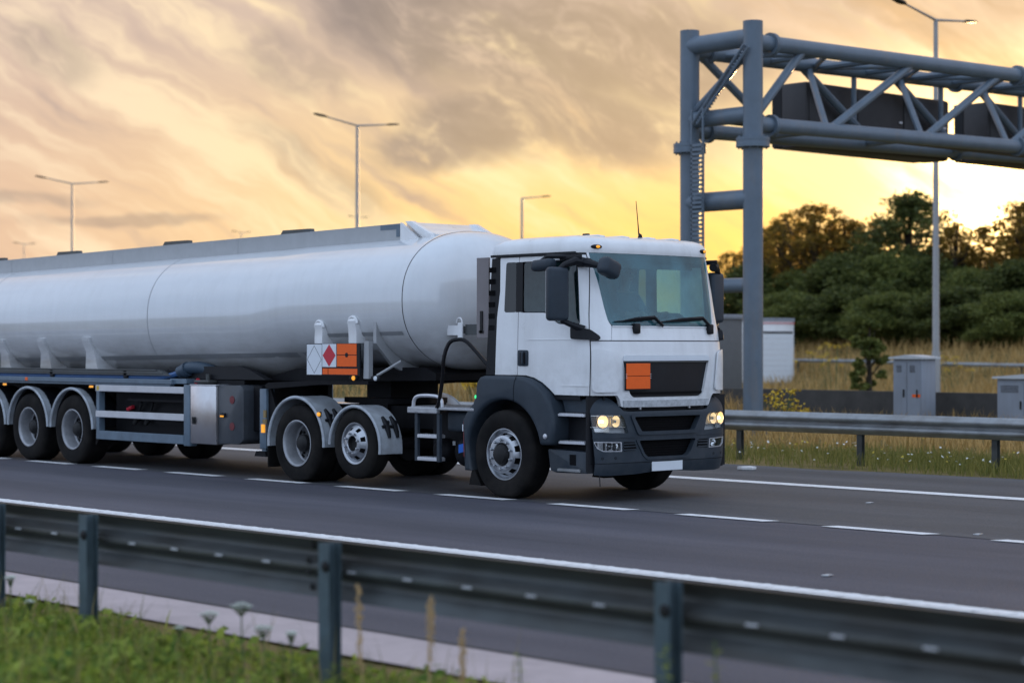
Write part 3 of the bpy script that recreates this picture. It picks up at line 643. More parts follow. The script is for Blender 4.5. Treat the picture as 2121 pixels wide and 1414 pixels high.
pA = tree_proto('tree', 6.6, 5.0, LEAF_S, 230, 9000, .10, 3, low=.16, open_=1.2)
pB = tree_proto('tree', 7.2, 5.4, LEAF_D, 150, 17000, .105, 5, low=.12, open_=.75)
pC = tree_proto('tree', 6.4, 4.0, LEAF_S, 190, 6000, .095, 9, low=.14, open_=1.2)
bA = tree_proto('bush', 4.2, 5.6, LEAF_M, 150, 24000, .10, 12, low=.06, cat='bush', cs=.62)
bB = tree_proto('bush', 3.6, 5.0, LEAF_D, 140, 22000, .10, 17, low=.06, cat='bush', cs=.62)
def depth_at(px, v):      # how far along a sight line the bank line v lies
    k = fwd+rgt*((px-1060.5)/F); return (v-CAM.y-.17*CAM.x)/(k.y+.17*k.x)
def spot(px, py_top, Z, proto_h):
    q = CAM+Z*(fwd+rgt*(px-1060.5)/F+upv*(707-py_top)/F); gz = float(ground_z(q.x, q.y)); return q.x, q.y, gz, (q.z-gz)/proto_h
used = set()
def plant(proto, ph, px, top, Z, label, group, wide=1.0, rz=0):
    x, y, gz, s = spot(px, top, Z, ph)
    if proto.name not in used: used.add(proto.name); o = proto; o.location = (x, y, gz)
    else: o = copy_tree(proto, (x, y, gz))
    o.scale = (s*wide, s*wide, s); o.rotation_euler.z = rz; tag(o, label, 'bush' if 'bush' in proto.name else 'tree', group)
    return o
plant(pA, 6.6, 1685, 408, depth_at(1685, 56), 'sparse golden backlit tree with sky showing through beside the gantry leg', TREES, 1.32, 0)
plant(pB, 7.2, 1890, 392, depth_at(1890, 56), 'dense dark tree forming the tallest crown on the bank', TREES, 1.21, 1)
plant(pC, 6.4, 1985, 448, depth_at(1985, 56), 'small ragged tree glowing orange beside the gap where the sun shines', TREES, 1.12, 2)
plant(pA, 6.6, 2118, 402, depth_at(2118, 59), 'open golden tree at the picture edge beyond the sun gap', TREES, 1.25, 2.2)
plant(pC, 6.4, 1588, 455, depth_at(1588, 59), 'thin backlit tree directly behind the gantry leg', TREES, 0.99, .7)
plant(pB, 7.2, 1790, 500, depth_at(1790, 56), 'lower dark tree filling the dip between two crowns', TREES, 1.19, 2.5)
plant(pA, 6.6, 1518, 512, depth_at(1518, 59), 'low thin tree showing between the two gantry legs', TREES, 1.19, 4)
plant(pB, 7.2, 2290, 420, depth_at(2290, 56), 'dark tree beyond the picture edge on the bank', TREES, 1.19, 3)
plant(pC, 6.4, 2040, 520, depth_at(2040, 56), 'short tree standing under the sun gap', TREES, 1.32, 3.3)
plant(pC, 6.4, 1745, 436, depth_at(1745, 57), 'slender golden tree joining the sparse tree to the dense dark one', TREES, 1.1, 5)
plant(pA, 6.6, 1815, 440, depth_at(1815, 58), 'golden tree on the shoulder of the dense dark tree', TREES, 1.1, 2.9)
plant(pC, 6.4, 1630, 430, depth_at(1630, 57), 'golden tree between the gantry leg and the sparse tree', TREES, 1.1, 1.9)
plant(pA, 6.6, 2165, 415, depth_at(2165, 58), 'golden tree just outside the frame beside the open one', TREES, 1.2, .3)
BUSH = 'bushes along the foot of the trees'
bl = ['hidden bush behind the tanker end', 'bush behind the lorry cab roof', 'bush behind the windscreen of the lorry', 'bush seen past the far mirror of the lorry', 'dark bush behind the gantry leg above the white lorry', 'broad green bush beneath the sparse golden tree', 'rounded bush between the sapling and the golden tree', 'green bush beneath the dense dark tree', 'dark bush behind the tall lamp column', 'bush beneath the sun gap', 'bush under the golden tree by the picture edge', 'bush outside the frame beyond the last cabinet']
for k, (px, top) in enumerate([(1120, 640), (1220, 632), (1330, 625), (1440, 612), (1555, 525), (1650, 535), (1745, 505), (1840, 500), (1925, 512), (2010, 530), (2100, 518), (2220, 510)]):
    plant(bA if k % 2 else bB, 4.2 if k % 2 else 3.6, px, top+26, depth_at(px, 51.5+1.2*(k % 3)), bl[k], BUSH, 1.0, k*1.3)
bl2 = ['low bush at the foot of the bank trees behind the white lorry', 'low green bush behind the leafy sapling', 'low dark bush left of the tall lamp column foot', 'low bush right of the tall lamp column foot', 'low bush behind the shorter cabinet']
for k, (px, top) in enumerate([(1640, 605), (1760, 595), (1850, 605), (1990, 598), (2090, 605)]):
    plant(bB if k % 2 else bA, 3.6 if k % 2 else 4.2, px, top, depth_at(px, 48.5+.8*(k % 2)), bl2[k], BUSH, 1.6, k*2.1)
# sapling on the bank
sp = tree_proto('sapling', 2.6, 1.3, LEAF_M, 46, 3000, .085, 23, low=.06, open_=.8, label='small leafy sapling standing alone on the dry grass bank', cat='tree')
x, y, gz, s = spot(1800, 655, 68, 2.6); sp.location = (x, y, gz); sp.scale = (s,)*3

# ---- grass
def blades(n, xs, ys, h, w_, m, name, rng, zoff=0, lean=.35, label=None, dens=None):
    x = xs[0]+(xs[1]-xs[0])*rng.random(n); y = ys[0]+(ys[1]-ys[0])*rng.random(n)
    if dens is not None:
        keep = rng.random(n) < dens(x, y); x, y = x[keep], y[keep]; n = len(x)
    z = ground_z(x, y)+zoff; a = rng.random(n)*6.283; hh = h*(.45+.9*rng.random(n)); ww = w_*(.6+.8*rng.random(n))
    dx, dy = np.cos(a), np.sin(a); lx, ly = rng.normal(size=n)*lean*hh, rng.normal(size=n)*lean*hh
    P0 = np.stack([x-dx*ww, y-dy*ww, z-.02], 1); P1 = np.stack([x+dx*ww, y+dy*ww, z-.02], 1)
    P2 = np.stack([x+dx*ww*.7+lx*.4, y+dy*ww*.7+ly*.4, z+hh*.55], 1); P3 = np.stack([x-dx*ww*.7+lx*.4, y-dy*ww*.7+ly*.4, z+hh*.55], 1); P4 = np.stack([x+lx, y+ly, z+hh], 1); P5 = P4+np.array([.001, 0, 0])
    V = np.stack([P0, P1, P2, P3, P4, P5], 1).reshape(-1, 3); b = (np.arange(n)*6)[:, None]
    Fc = np.concatenate([b+np.array([[0, 1, 2, 3]]), b+np.array([[3, 2, 5, 4]])])
    o = raw_mesh(name, V, Fc, m); return tag(o, kind='stuff')
rg = np.random.default_rng(4)
G1 = leafmat('verge_grass', (.11, .14, .03), (.32, .28, .08), .38); G2 = leafmat('dry_grass', (.28, .185, .06), (.64, .43, .175), .38); G3 = leafmat('lush_grass', (.10, .155, .02), (.40, .43, .08), .45)
def patchy(x, y): return .35+.65*(np.sin(x*.55+1.3*np.sin(y*.9))*.5+.5)
blades(52000, (-26, 12), (6.1, 9.8), .20, .006, G1, 'verge_grass', rg, dens=lambda x, y: patchy(x, y)*ss(y, 5.9, 6.6))
blades(20000, (-50, 4), (9.8, 18.4), .40, .012, G2, 'dry_grass', rg)
blades(62000, (-75, 10), (36, 64), .50, .022, G2, 'bank_grass', rg, dens=lambda x, y: ((y+.17*x) > 35)*((y+.17*x) < 50))
blades(15000, (1.5, 13.5), (-13.2, -10.02), .095, .006, G3, 'near_grass', rg, dens=lambda x, y: ss(-y, 10.0, 10.7)*np.where(x > 10.5, .25, 1))
blades(1500, (1.5, 13.5), (-13.2, -10.45), .30, .004, leafmat('tall_grass', (.10, .13, .03), (.42, .33, .14), .35), 'tall_grass', rg, lean=.28, dens=lambda x, y: np.where(x > 10.3, .2, .9)*ss(-y, 10.2, 10.7))
def flecks(n, xs, ys, hh, sz, m, name):
    x = xs[0]+(xs[1]-xs[0])*rg.random(n); y = ys[0]+(ys[1]-ys[0])*rg.random(n); k = rg.random(n) < patchy(x*1.7, y*2); x, y = x[k], y[k]; n_ = len(x); z = ground_z(x, y)+hh*(.5+.6*rg.random(n_)); P = np.stack([x, y, z], 1); V = []
    for a in range(4): V.append(P+np.stack([sz*math.cos(a*1.571)*(1+0*x), sz*math.sin(a*1.571)*(1+0*x), sz*.5*rg.normal(size=n_)], 1))
    tag(raw_mesh(name, np.stack(V, 1).reshape(-1, 3), np.arange(4*n_).reshape(-1, 4), m), kind='stuff')
flecks(420, (-14, 8), (6.5, 9.5), .2, .022, mat('daisy_white', (.75, .76, .7), .8), 'daisies'); flecks(260, (-20, 8), (6.5, 10.5), .24, .024, mat('fleck_yellow', (.6, .45, .05), .8), 'yellow_flecks')
# ground cover of broad leaves in the near verge
n = 17000; x = 2+9*rg.random(n)**1.2; y = -10.05-2.6*rg.random(n)**.9; k = rg.random(n) < ss(-y, 10.0, 10.5); x, y = x[k], y[k]; n = len(x)
z = ground_z(x, y)+(.02+.09*rg.random(n))*(.4+.6*np.sin(x*3+y*2)**2); a = rg.random(n)*6.283; s = .018+.03*rg.random(n); tl = .6*rg.normal(size=n)
u = np.stack([np.cos(a), np.sin(a), .5*rg.normal(size=n)], 1); v = np.stack([-np.sin(a), np.cos(a), tl], 1); P = np.stack([x, y, z], 1)
V = np.stack([P-u*s[:, None], P+v*s[:, None]*.5, P+u*s[:, None], P-v*s[:, None]*.5], 1).reshape(-1, 3)
tag(raw_mesh('ground_cover', V, np.arange(4*n).reshape(-1, 4), LEAF_M if False else leafmat('weed_leaf', (.07, .15, .02), (.40, .48, .08), .5)), kind='stuff')
# ---- wild flowers and seed stalks on the near verge
FLW = mat('umbel_white', (.72, .76, .66), .8); STEM = mat('stem_green', (.07, .11, .03), .7); TAN = mat('dry_stalk', (.50, .33, .15), .8, var=.25, vs=30); YEL = mat('ragwort_yellow', (.62, .40, .02), .7)
def near_pt(px, py, y): 
    ray = fwd+rgt*(px-1060.5)/F+upv*(707-py)/F; k = (y-CAM.y)/ray.y; return CAM+ray*k
def umbel(px, py, y, rad, label):
    q = near_pt(px, py, y); gz = float(ground_z(q.x, q.y)); t = thing('cow_parsley', (q.x, q.y, gz), label, 'wild flower', 'white umbel flowers on the near verge'); rg2 = random.Random(int(px))
    bm = BM(); zt = q.z; zb = zt-.07
    tube(bm, curve([(q.x+.03, q.y, gz-.03), (q.x+.01, q.y, gz+(zb-gz)*.5), (q.x, q.y, zb)], 3), .004, 6); heads = []
    for k in range(22):
        a = k*2.399; r = rad*math.sqrt((k+.5)/22); p = (q.x+r*math.cos(a), q.y+r*math.sin(a), zt-.25*r*r/rad+rg2.uniform(-.004, .004)); tube(bm, [(q.x, q.y, zb), p], .0016, 4); heads.append(p)
    build(bm, 'stem', STEM, t); bm = BM()
    for p in heads:
        for j in range(7):
            a = rg2.random()*6.28; rr = .011*math.sqrt(rg2.random()); c = Vector((p[0]+rr*math.cos(a), p[1]+rr*math.sin(a), p[2]+rg2.uniform(0, .006))); rr = .0048
            bm.faces.new([bm.verts.new(c+Vector((rr*math.cos(b), rr*math.sin(b), rg2.uniform(-.002, .002)))) for b in (0, 1.26, 2.5, 3.77, 5.03)])
    build(bm, 'flower_head', FLW, t, 0)
for px, py, y, rd, lb in [(500, 1250, -10.75, .062, 'widest white umbel flower, highest of the group between the first two rail posts'), (433, 1267, -10.75, .052, 'white umbel flower just left of the widest one'), (546, 1296, -10.85, .052, 'white umbel flower below and right of the widest one'), (604, 1309, -10.8, .028, 'small white umbel flower closest to the middle rail post'), (22, 1194, -10.75, .03, 'small white umbel flower beside the first rail post'), (62, 1244, -10.7, .026, 'tiny white umbel flower low in the grass near the picture corner'), (372, 1298, -10.7, .026, 'tiny white umbel low over the concrete strip edge')]:
    umbel(px, py, y, rd, lb)
def stalk(px, py, y, label, h2, lean):
    q = near_pt(px, py, y); gz = float(ground_z(q.x, q.y)); t = thing('grass_stalk', (q.x, q.y, gz), label, 'grass stalk', 'tall dry grass stalks'); rg2 = random.Random(int(px)*3)
    bm = BM(); pts = curve([(q.x+lean, q.y, gz-.05), (q.x+lean*.5, q.y, (gz+q.z)/2), (q.x, q.y, q.z)], 5); tube(bm, pts, [.005-.0025*k/len(pts) for k in range(len(pts))], 6); build(bm, 'stem', TAN, t); bm = BM()
    for k in range(70):
        f = rg2.random()*h2; zz = q.z-f*.42; a = rg2.random()*6.28; r = .006+.012*rg2.random()*math.sin(math.pi*min(1, f/h2+.12)); px_ = q.x+lean*.5*(f*.42/max(.1, q.z-gz))
        c = Vector((px_+r*math.cos(a), q.y+r*math.sin(a), zz)); tube(bm, [c, c+Vector((.35*r*math.cos(a), .35*r*math.sin(a), .012)), c+Vector((0, 0, .026))], [.002, .004, .0008], 5)
    build(bm, 'seed_head', TAN, t)
stalk(741, 1215, -11.1, 'tallest tan grass stalk just right of the middle rail post', .9, .05)
stalk(893, 1240, -11.0, 'upright tan grass stalk, second to the right of the middle rail post', .7, -.02)
stalk(960, 1308, -11.0, 'shortest tan grass stalk, third from the middle rail post', .6, -.03)
def leafy(px, py, y, label, n=26, c=None):
    q = near_pt(px, py, y); gz = float(ground_z(q.x, q.y)); t = thing('leafy_weed', (q.x, q.y, gz), label, 'weed', 'leafy weeds on the near verge'); rg2 = random.Random(int(px)*7)
    bm = BM(); tube(bm, curve([(q.x-.02, q.y, gz-.05), (q.x+.01, q.y, (gz+q.z)/2), (q.x, q.y, q.z)], 4), .004, 6); build(bm, 'stem', STEM, t); bm = BM()
    for k in range(n):
        f = k/n; zz = gz+(q.z-gz)*(.25+.75*f); a = k*2.4; L = (.075-.04*f)*(.7+.6*rg2.random()); d = Vector((math.cos(a), math.sin(a), rg2.uniform(-.25, .5))); s_ = d.cross(Vector((0, 0, 1))).normalized()*L*.28; o_ = Vector((q.x, q.y, zz))
        vs = [bm.verts.new(p) for p in (o_, o_+d*L*.5+s_, o_+d*L, o_+d*L*.5-s_)]; bm.faces.new(vs)
    build(bm, 'leaves', c or G3, t, 0)
leafy(1480, 1325, -10.95, 'yellowing leafy weed in front of the rail right of the last post', 22, G1)
leafy(1378, 1330, -10.8, 'green leafy weed growing against the right hand rail post', 20)
leafy(1075, 1352, -10.9, 'short green weed standing against the concrete strip', 18)
leafy(585, 1330, -10.8, 'bushy green weed left of the middle rail post')
leafy(245, 1270, -10.7, 'bushy green weed right of the second rail post')
leafy(70, 1285, -10.75, 'bushy weed at the foot of the first rail post by the picture edge', 34)
leafy(140, 1300, -10.9, 'dark leafy weed between the first two rail posts', 34)
leafy(330, 1305, -10.85, 'spreading leafy weed near the concrete strip edge right of the second post', 34)
leafy(470, 1330, -11.0, 'tall leafy weed under the widest white umbel', 40)
leafy(690, 1372, -11.0, 'low weed at the foot of the middle rail post')
def ragwort(px, Z, py_top, label, n=6, hgt=None):
    x, y, gz, s = spot(px, py_top, Z, 1.0); h = max(.35, s); t = thing('ragwort', (x, y, gz), label, 'wild flower', 'yellow ragwort clumps'); rg2 = random.Random(int(px)); bm = BM(); hd = []
    for k in range(n*4):
        a = rg2.random()*6.28; r = .4*math.sqrt(rg2.random())*h/.8; p = (x+r*math.cos(a), y+r*math.sin(a), gz+h*rg2.uniform(.55, 1)); tube(bm, [(x+r*.4*math.cos(a), y+r*.4*math.sin(a), gz-.05), p], .008, 4); hd.append(p)
    build(bm, 'stems', STEM, t)
    for p in hd:
        bm = BM()
        for j in range(10):
            c = Vector(p)+Vector((rg2.gauss(0, .07), rg2.gauss(0, .07), rg2.gauss(0, .03))); u = Vector((rg2.gauss(0, 1), rg2.gauss(0, 1), .4)).normalized()*.032; v2 = u.orthogonal().normalized()*.028
            bm.faces.new([bm.verts.new(c+q) for q in (u, v2, -u, -v2)])
        build(bm, 'flower_head', YEL, t, 0)
ragwort(1612, 42.5, 805, 'yellow ragwort clump at the foot of the gantry leg', 4)
ragwort(1648, 43, 836, 'lower yellow ragwort clump right of the gantry leg foot', 3)
ragwort(1690, 70, 728, 'yellow ragwort on the bank left of the sapling', 2)
ragwort(1730, 73, 712, 'small yellow ragwort high on the bank under the thin rail', 3)
ragwort(1975, 70, 728, 'yellow ragwort on the bank right of the taller cabinet', 3)
ragwort(860, 45, 796, 'yellow ragwort seen beneath the tank behind the tractor', 8)
ragwort(985, 43, 778, 'yellow ragwort seen through the gap behind the cab', 6)

# ================================================================== tractor unit
class Skin:
    """outer surface of the cab: s runs round the plan outline from the middle of the front, z is height"""
    def __init__(k, W, ay, ax, bow, xft, xref, lean=0, fl=.5):
        k.W, k.xft, k.xref, k.lean, k.fl = W, xft, xref, lean, fl
        pts = []; y1 = W-ay
        for i in range(41): y = y1*i/40; pts.append((y, -bow*(y/y1)**2))
        for i in range(1, 41): t = math.pi/2*i/40; pts.append((y1+ay*math.sin(t), -bow-ax*(1-math.cos(t))-bow*.6*math.sin(t)))
        S = [0]
        for a, b in zip(pts, pts[1:]): S.append(S[-1]+math.hypot(b[0]-a[0], b[1]-a[1]))
        k.S, k.pts, k.se = np.array(S), np.array(pts), S[-1]
    def xf(k, z): return float(np.interp(z, [a for a, b in k.xft], [b for a, b in k.xft]))
    def raw(k, s, z):
        sg = 1 if s >= 0 else -1; s = abs(s)
        if s <= k.se: y = float(np.interp(s, k.S, k.pts[:, 0])); dx = float(np.interp(s, k.S, k.pts[:, 1])); f = 1
        else: y = k.W; dx = k.pts[-1, 1]-(s-k.se); f = max(0, 1-(s-k.se)/k.fl); f = f*f*(3-2*f)
        y *= 1-k.lean*max(0, z-1.8)
        return Vector((k.xref+(k.xf(z)-k.xref)*f+dx, sg*y, z))
    def nrm(k, s, z):
        a = k.raw(s+.004, z)-k.raw(s-.004, z); b = k.raw(s, z+.01)-k.raw(s, z-.01); n = a.cross(b).normalized(); p = k.raw(s, z)
        return n if n.dot(Vector((p.x-.3, p.y, 0))) > 0 else -n
    def P(k, s, z, off=0): return k.raw(s, z)+k.nrm(s, z)*off if off else k.raw(s, z)
    def sy(k, y):
        return math.copysign(float(np.interp(abs(y), k.pts[:, 0], k.S)), y)
    def sx(k, x, z):
        lo, hi = 0, k.se+4
        for _ in range(40):
            m = (lo+hi)/2
            if k.raw(m, z).x > x: lo = m
            else: hi = m
        return lo
def skin(bm, k, outer, holes=(), off=0, th=.02, ds=.06, dz=.14):
    loops = [[Vector((a, b, 0)) for a, b in outer]]+[[Vector((a, b, 0)) for a, b in h] for h in holes]
    flat = [p for l in loops for p in l]; b2 = bmesh.new(); vs = [b2.verts.new(p) for p in flat]
    for t in tessellate_polygon(loops):
        try: b2.faces.new([vs[i] for i in t])
        except ValueError: pass
    smin, smax = min(p.x for p in flat), max(p.x for p in flat); zmin, zmax = min(p.y for p in flat), max(p.y for p in flat)
    cuts = [a for a in np.arange(-1.75, 1.76, ds) if smin < a < smax]
    for a in cuts: bmesh.ops.bisect_plane(b2, geom=b2.verts[:]+b2.edges[:]+b2.faces[:], plane_co=(a, 0, 0), plane_no=(1, 0, 0))
    for a in np.arange(.3, 3.0, dz):
        if zmin < a < zmax: bmesh.ops.bisect_plane(b2, geom=b2.verts[:]+b2.edges[:]+b2.faces[:], plane_co=(0, a, 0), plane_no=(0, 1, 0))
    b2.normal_update(); b2.verts.index_update()
    top = [bm.verts.new(k.P(v.co.x, v.co.y, off)) for v in b2.verts]; bot = [bm.verts.new(k.P(v.co.x, v.co.y, off-th)) for v in b2.verts] if th else None
    for f in b2.faces:
        ii = [v.index for v in f.verts]
        ff = bm.faces.new([top[i] for i in ii]); ff.normal_update()
        p = ff.calc_center_median(); c = b2.faces[f.index if f.index >= 0 else 0] if False else None
        sm_ = sum(v.co.x for v in f.verts)/len(ii); zm = sum(v.co.y for v in f.verts)/len(ii); flip = ff.normal.dot(k.nrm(sm_, zm)) < 0
        if flip: ff.normal_flip()
        if th:
            f2 = bm.faces.new([bot[i] for i in (ii if flip else ii[::-1])])
    if th:
        for e in b2.edges:
            if len(e.link_faces) == 1:
                a, b = e.verts[0].index, e.verts[1].index; q = bm.faces.new((top[a], top[b], bot[b], bot[a]))
    b2.free()
def mir(p): return [(-a, b) for a, b in p]

T = thing('lorry_tractor', (0, 0, 0), 'white lorry tractor unit with dark grey bumper and orange hazard plate pulling the tank trailer', 'lorry')
K = Skin(1.125, .34, .24, .035, [(1.05, 1.455), (1.2, 1.47), (1.65, 1.472), (1.82, 1.458), (1.97, 1.425), (2.1, 1.392), (2.4, 1.335), (2.82, 1.245), (2.95, 1.235)], 1.46, .012)
SA = lambda x, z: -K.sx(x, z)      # side coordinate on the near (right) flank
FY = lambda y: K.sy(y)
g_ = .006
seam_lo, seam_mid, seam_hi = SA(1.285, 1.3), SA(1.285, 1.81), SA(1.18, 2.66)-.0
def part(name, m, outer, holes=(), off=0, th=.02, parent=None, mirror=True, r=0, label=None, smooth=35):
    res = []
    for s in ((1, -1) if mirror else (1,)):
        bm = BM(); o_ = outer if s == 1 else mir(outer); h_ = [h if s == 1 else mir(h) for h in holes]
        skin(bm, K, o_, h_, off, th); res.append(build(bm, name, m, (parent[0 if s == 1 else 1] if isinstance(parent, list) else (parent or T)), smooth, label))
    return res
# quarter panel and window
qw = rnd([(SA(-.095, 2.16), 2.155), (SA(.118, 2.15), 2.155), (SA(.118, 2.7), 2.735), (SA(-.065, 2.7), 2.735)], .035)
qp = part('quarter_panel', M['white'], [(SA(-.245, 1.43), 1.432), (SA(.138-g_, 1.43), 1.432), (SA(.16-g_, 2.79), 2.79), (SA(-.165, 2.79), 2.79), (SA(-.165, 2.4), 2.4), (SA(-.215, 2.2), 2.1)], [qw])
part('quarter_window', M['qgl'], qw, off=-.006, th=0, parent=qp)
# doors
dw = rnd([(SA(.185, 2.16), 2.15), (SA(.60, 2.15), 2.145), (SA(.80, 2.0), 2.015), (SA(1.165, 2.0), 2.0), (SA(1.10, 2.6), 2.655), (SA(1.06, 2.7), 2.735), (SA(.185, 2.7), 2.735)], .045)
dout = [(SA(.138+g_, 1.43), 1.432), (SA(.28, 1.43), 1.43), (SA(.42, 1.41), 1.405), (SA(.56, 1.35), 1.35), (SA(.68, 1.27), 1.275), (SA(.76, 1.22), 1.215), (seam_lo-g_, 1.212), (seam_mid-g_, 1.9), (seam_hi-g_, 2.66), (seam_hi-g_-.02, 2.79), (SA(.16+g_, 2.79), 2.79)]
dr = part('door', M['white'], dout, [dw])
part('door_window', M['sidegl'], [(a*1, b) for a, b in rnd([(SA(.235, 2.16), 2.16), (SA(.62, 2.15), 2.155), (SA(.81, 2.0), 2.025), (SA(1.155, 2.0), 2.01), (SA(1.09, 2.6), 2.65), (SA(1.05, 2.7), 2.725), (SA(.235, 2.7), 2.725)], .04)], off=-.008, th=0, parent=dr)
part('window_pillar', M['blackgloss'], [(SA(.110, 2.16), 2.157), (SA(.222, 2.16), 2.157), (SA(.222, 2.7), 2.733), (SA(.110, 2.7), 2.733)], off=.003, th=.012, parent=dr)
for side in (0, 1):
    sg = -1 if side == 0 else 1
    bm = BM(); Y0 = 1.126
    prism(bm, rnd([(.150, 1.535), (.325, 1.535), (.325, 1.72), (.150, 1.72)], .03), 'xz', sg*Y0, sg*(Y0+.012), .006, 2, 'a1'); h = build(bm, 'door_handle', M['plast'], dr[side])
    bm = BM(); box(bm, .19, .285, sg*(Y0+.012) if sg > 0 else sg*(Y0+.0135), sg*(Y0+.0135) if sg > 0 else sg*(Y0+.012), 1.56, 1.69); build(bm, 'handle_recess', M['black'], h)
    bm = BM(); tube(bm, [(.255, sg*(Y0+.014), 1.70), (.255, sg*(Y0+.034), 1.68), (.255, sg*(Y0+.034), 1.57), (.255, sg*(Y0+.014), 1.55)], .013, 8); build(bm, 'handle_grip', M['plast'], h)
    # pressed lines of the door
    for (xa, xb, zz) in ((.30, 1.27, 1.835), (.86, 1.27, 1.315)):
        bm = BM(); skin(bm, K, [(-K.sx(xa, zz), zz), (-K.sx(xb, zz), zz+.0), (-K.sx(xb, zz), zz+.012), (-K.sx(xa, zz), zz+.004)] if sg < 0 else mir([(-K.sx(xa, zz), zz), (-K.sx(xb, zz), zz), (-K.sx(xb, zz), zz+.012), (-K.sx(xa, zz), zz+.004)]), (), .006, .007); build(bm, 'pressed_crease', M['white'], dr[side])
# A pillar panels, front strip, front lower panel with grille opening
wsL = [(FY(-.875), 2.055), (FY(-.90), 2.2), (FY(-.935), 2.5), (FY(-.985), 2.79), (FY(-.985), 2.815)]
part('pillar_panel', M['white'], [(seam_mid+g_, 1.83), (FY(-.87), 1.83), (FY(-.84), 1.985), (FY(-.845), 2.0), (FY(-.862), 2.025)]+wsL[0:]+[(seam_hi+g_-.02, 2.815), (seam_hi+g_-.018, 2.79), (seam_hi+g_, 2.66), (seam_mid+g_, 1.9)])
bm = BM(); skin(bm, K, [(FY(-.863), 1.83), (FY(.863), 1.83), (FY(.833), 1.985), (FY(-.833), 1.985)], (), 0, .03); sp_ = build(bm, 'scuttle_panel', M['white'], T)
bm = BM(); skin(bm, K, [(FY(-.833), 1.978), (FY(.833), 1.978), (FY(.833), 1.99), (FY(-.833), 1.99)], (), .012, .02); build(bm, 'panel_lip', M['white'], sp_)
gr = rnd([(FY(-.725), 1.625), (FY(-.70), 1.66), (FY(.70), 1.66), (FY(.725), 1.625), (FY(.615), 1.225), (FY(.56), 1.185), (FY(-.56), 1.185), (FY(-.615), 1.225)], .04)
fp_out = [(seam_lo+g_, 1.212), (FY(-.80), 1.212), (FY(-.765), 1.17), (FY(-.73), 1.085), (FY(-.60), 1.075), (0, 1.07), (FY(.60), 1.075), (FY(.73), 1.085), (FY(.765), 1.17), (FY(.80), 1.212), (-seam_lo-g_, 1.212), (-seam_mid-g_, 1.818), (seam_mid+g_, 1.818)]
bm = BM(); skin(bm, K, fp_out, [gr], 0, .05); fpn = build(bm, 'front_panel', M['white'], T)
bm = BM(); skin(bm, K, [(FY(-.722), 1.622), (FY(-.698), 1.658), (FY(.698), 1.658), (FY(.722), 1.622), (FY(.716), 1.598), (FY(-.716), 1.598)], (), .010, .055); build(bm, 'grille_lip', M['plate'], fpn)
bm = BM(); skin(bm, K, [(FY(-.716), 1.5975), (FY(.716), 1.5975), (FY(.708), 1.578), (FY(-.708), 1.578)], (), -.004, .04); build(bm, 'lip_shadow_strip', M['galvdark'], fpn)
bm = BM(); skin(bm, K, [(FY(-.745), 1.68), (FY(.745), 1.68), (FY(.63), 1.16), (FY(-.63), 1.16)], (), -.030, .02)
gp = build(bm, 'radiator_grille', M['blackgloss'] if False else mat('grille_panel', (.007, .007, .010), .4, var=.3, vs=6, spec=.3), T)
bm = BM(); skin(bm, K, [(FY(-.635), 1.245), (FY(.635), 1.245), (FY(.625), 1.215), (FY(-.625), 1.215)], (), -.018, .012); build(bm, 'grille_trim', M['mesh'], gp)
lowl = mat('stone_chipped_edge', (.50, .52, .54), .5, var=.3, vs=18)
bm = BM(); skin(bm, K, [(FY(-.70), 1.078), (FY(.70), 1.078), (FY(.715), 1.155), (FY(-.715), 1.155)], (), .012, .02); build(bm, 'lower_lip', lowl, fpn)
# hazard plate on the grille
bm = BM(); box(bm, 1.462, 1.472, -.715, -.305, 1.265, 1.585, .004, 1); pl = build(bm, 'plate_holder', M['black'], T)
for a, b in ((1.430, 1.570), (1.283, 1.424)):
    bm = BM(); box(bm, 1.4725, 1.480, -.70, -.312, a, b, .002, 1); build(bm, 'hazard_plate', M['orange'], pl)
bm = BM()
for y in (-.703, -.309):
    for z in (1.405, 1.427, 1.449): box(bm, 1.479, 1.484, y-.008, y+.008, z-.003, z+.003)
build(bm, 'plate_clips', M['alu'], pl, 0)
# corner air deflectors standing off the corners
cdp = rnd([(seam_mid+.012, 1.25), (FY(-.80), 1.25), (FY(-.865), 1.70), (seam_mid+.012, 1.735)], .06)
part('corner_deflector', M['white'], cdp, off=.030, th=.018, r=0)
# roof side drip rail
part('drip_rail', M['black'], [(SA(-.315, 2.8), 2.797), (SA(1.06, 2.8), 2.797), (SA(1.06, 2.8), 2.826), (SA(-.315, 2.8), 2.826)], off=.022, th=.04)
# rear air intake column (black, louvred)
ic = part('intake_column', M['black'], [(SA(-.41, 1.43), 1.43), (SA(-.252, 1.43), 1.43), (SA(-.222, 2.1), 2.1), (SA(-.172, 2.4), 2.4), (SA(-.172, 2.79), 2.79), (SA(-.315, 2.79), 2.79)], off=-.004, th=.06)
for side in (0, 1):
    sg = -1 if side == 0 else 1; bm = BM()
    for k in range(6):
        for j in range(5):
            z = 1.95+k*.135; x = -.375+j*.022+.018*(z-1.5); box(bm, x, x+.011, sg*1.118 if sg < 0 else 1.112, sg*1.112 if sg < 0 else 1.124, z, z+.06)
    for v in bm.verts: v.co.y = sg*(1.1218 if abs(v.co.y) > 1.115 else 1.10)
    build(bm, 'louvres', M['mesh'], ic[side], 0)
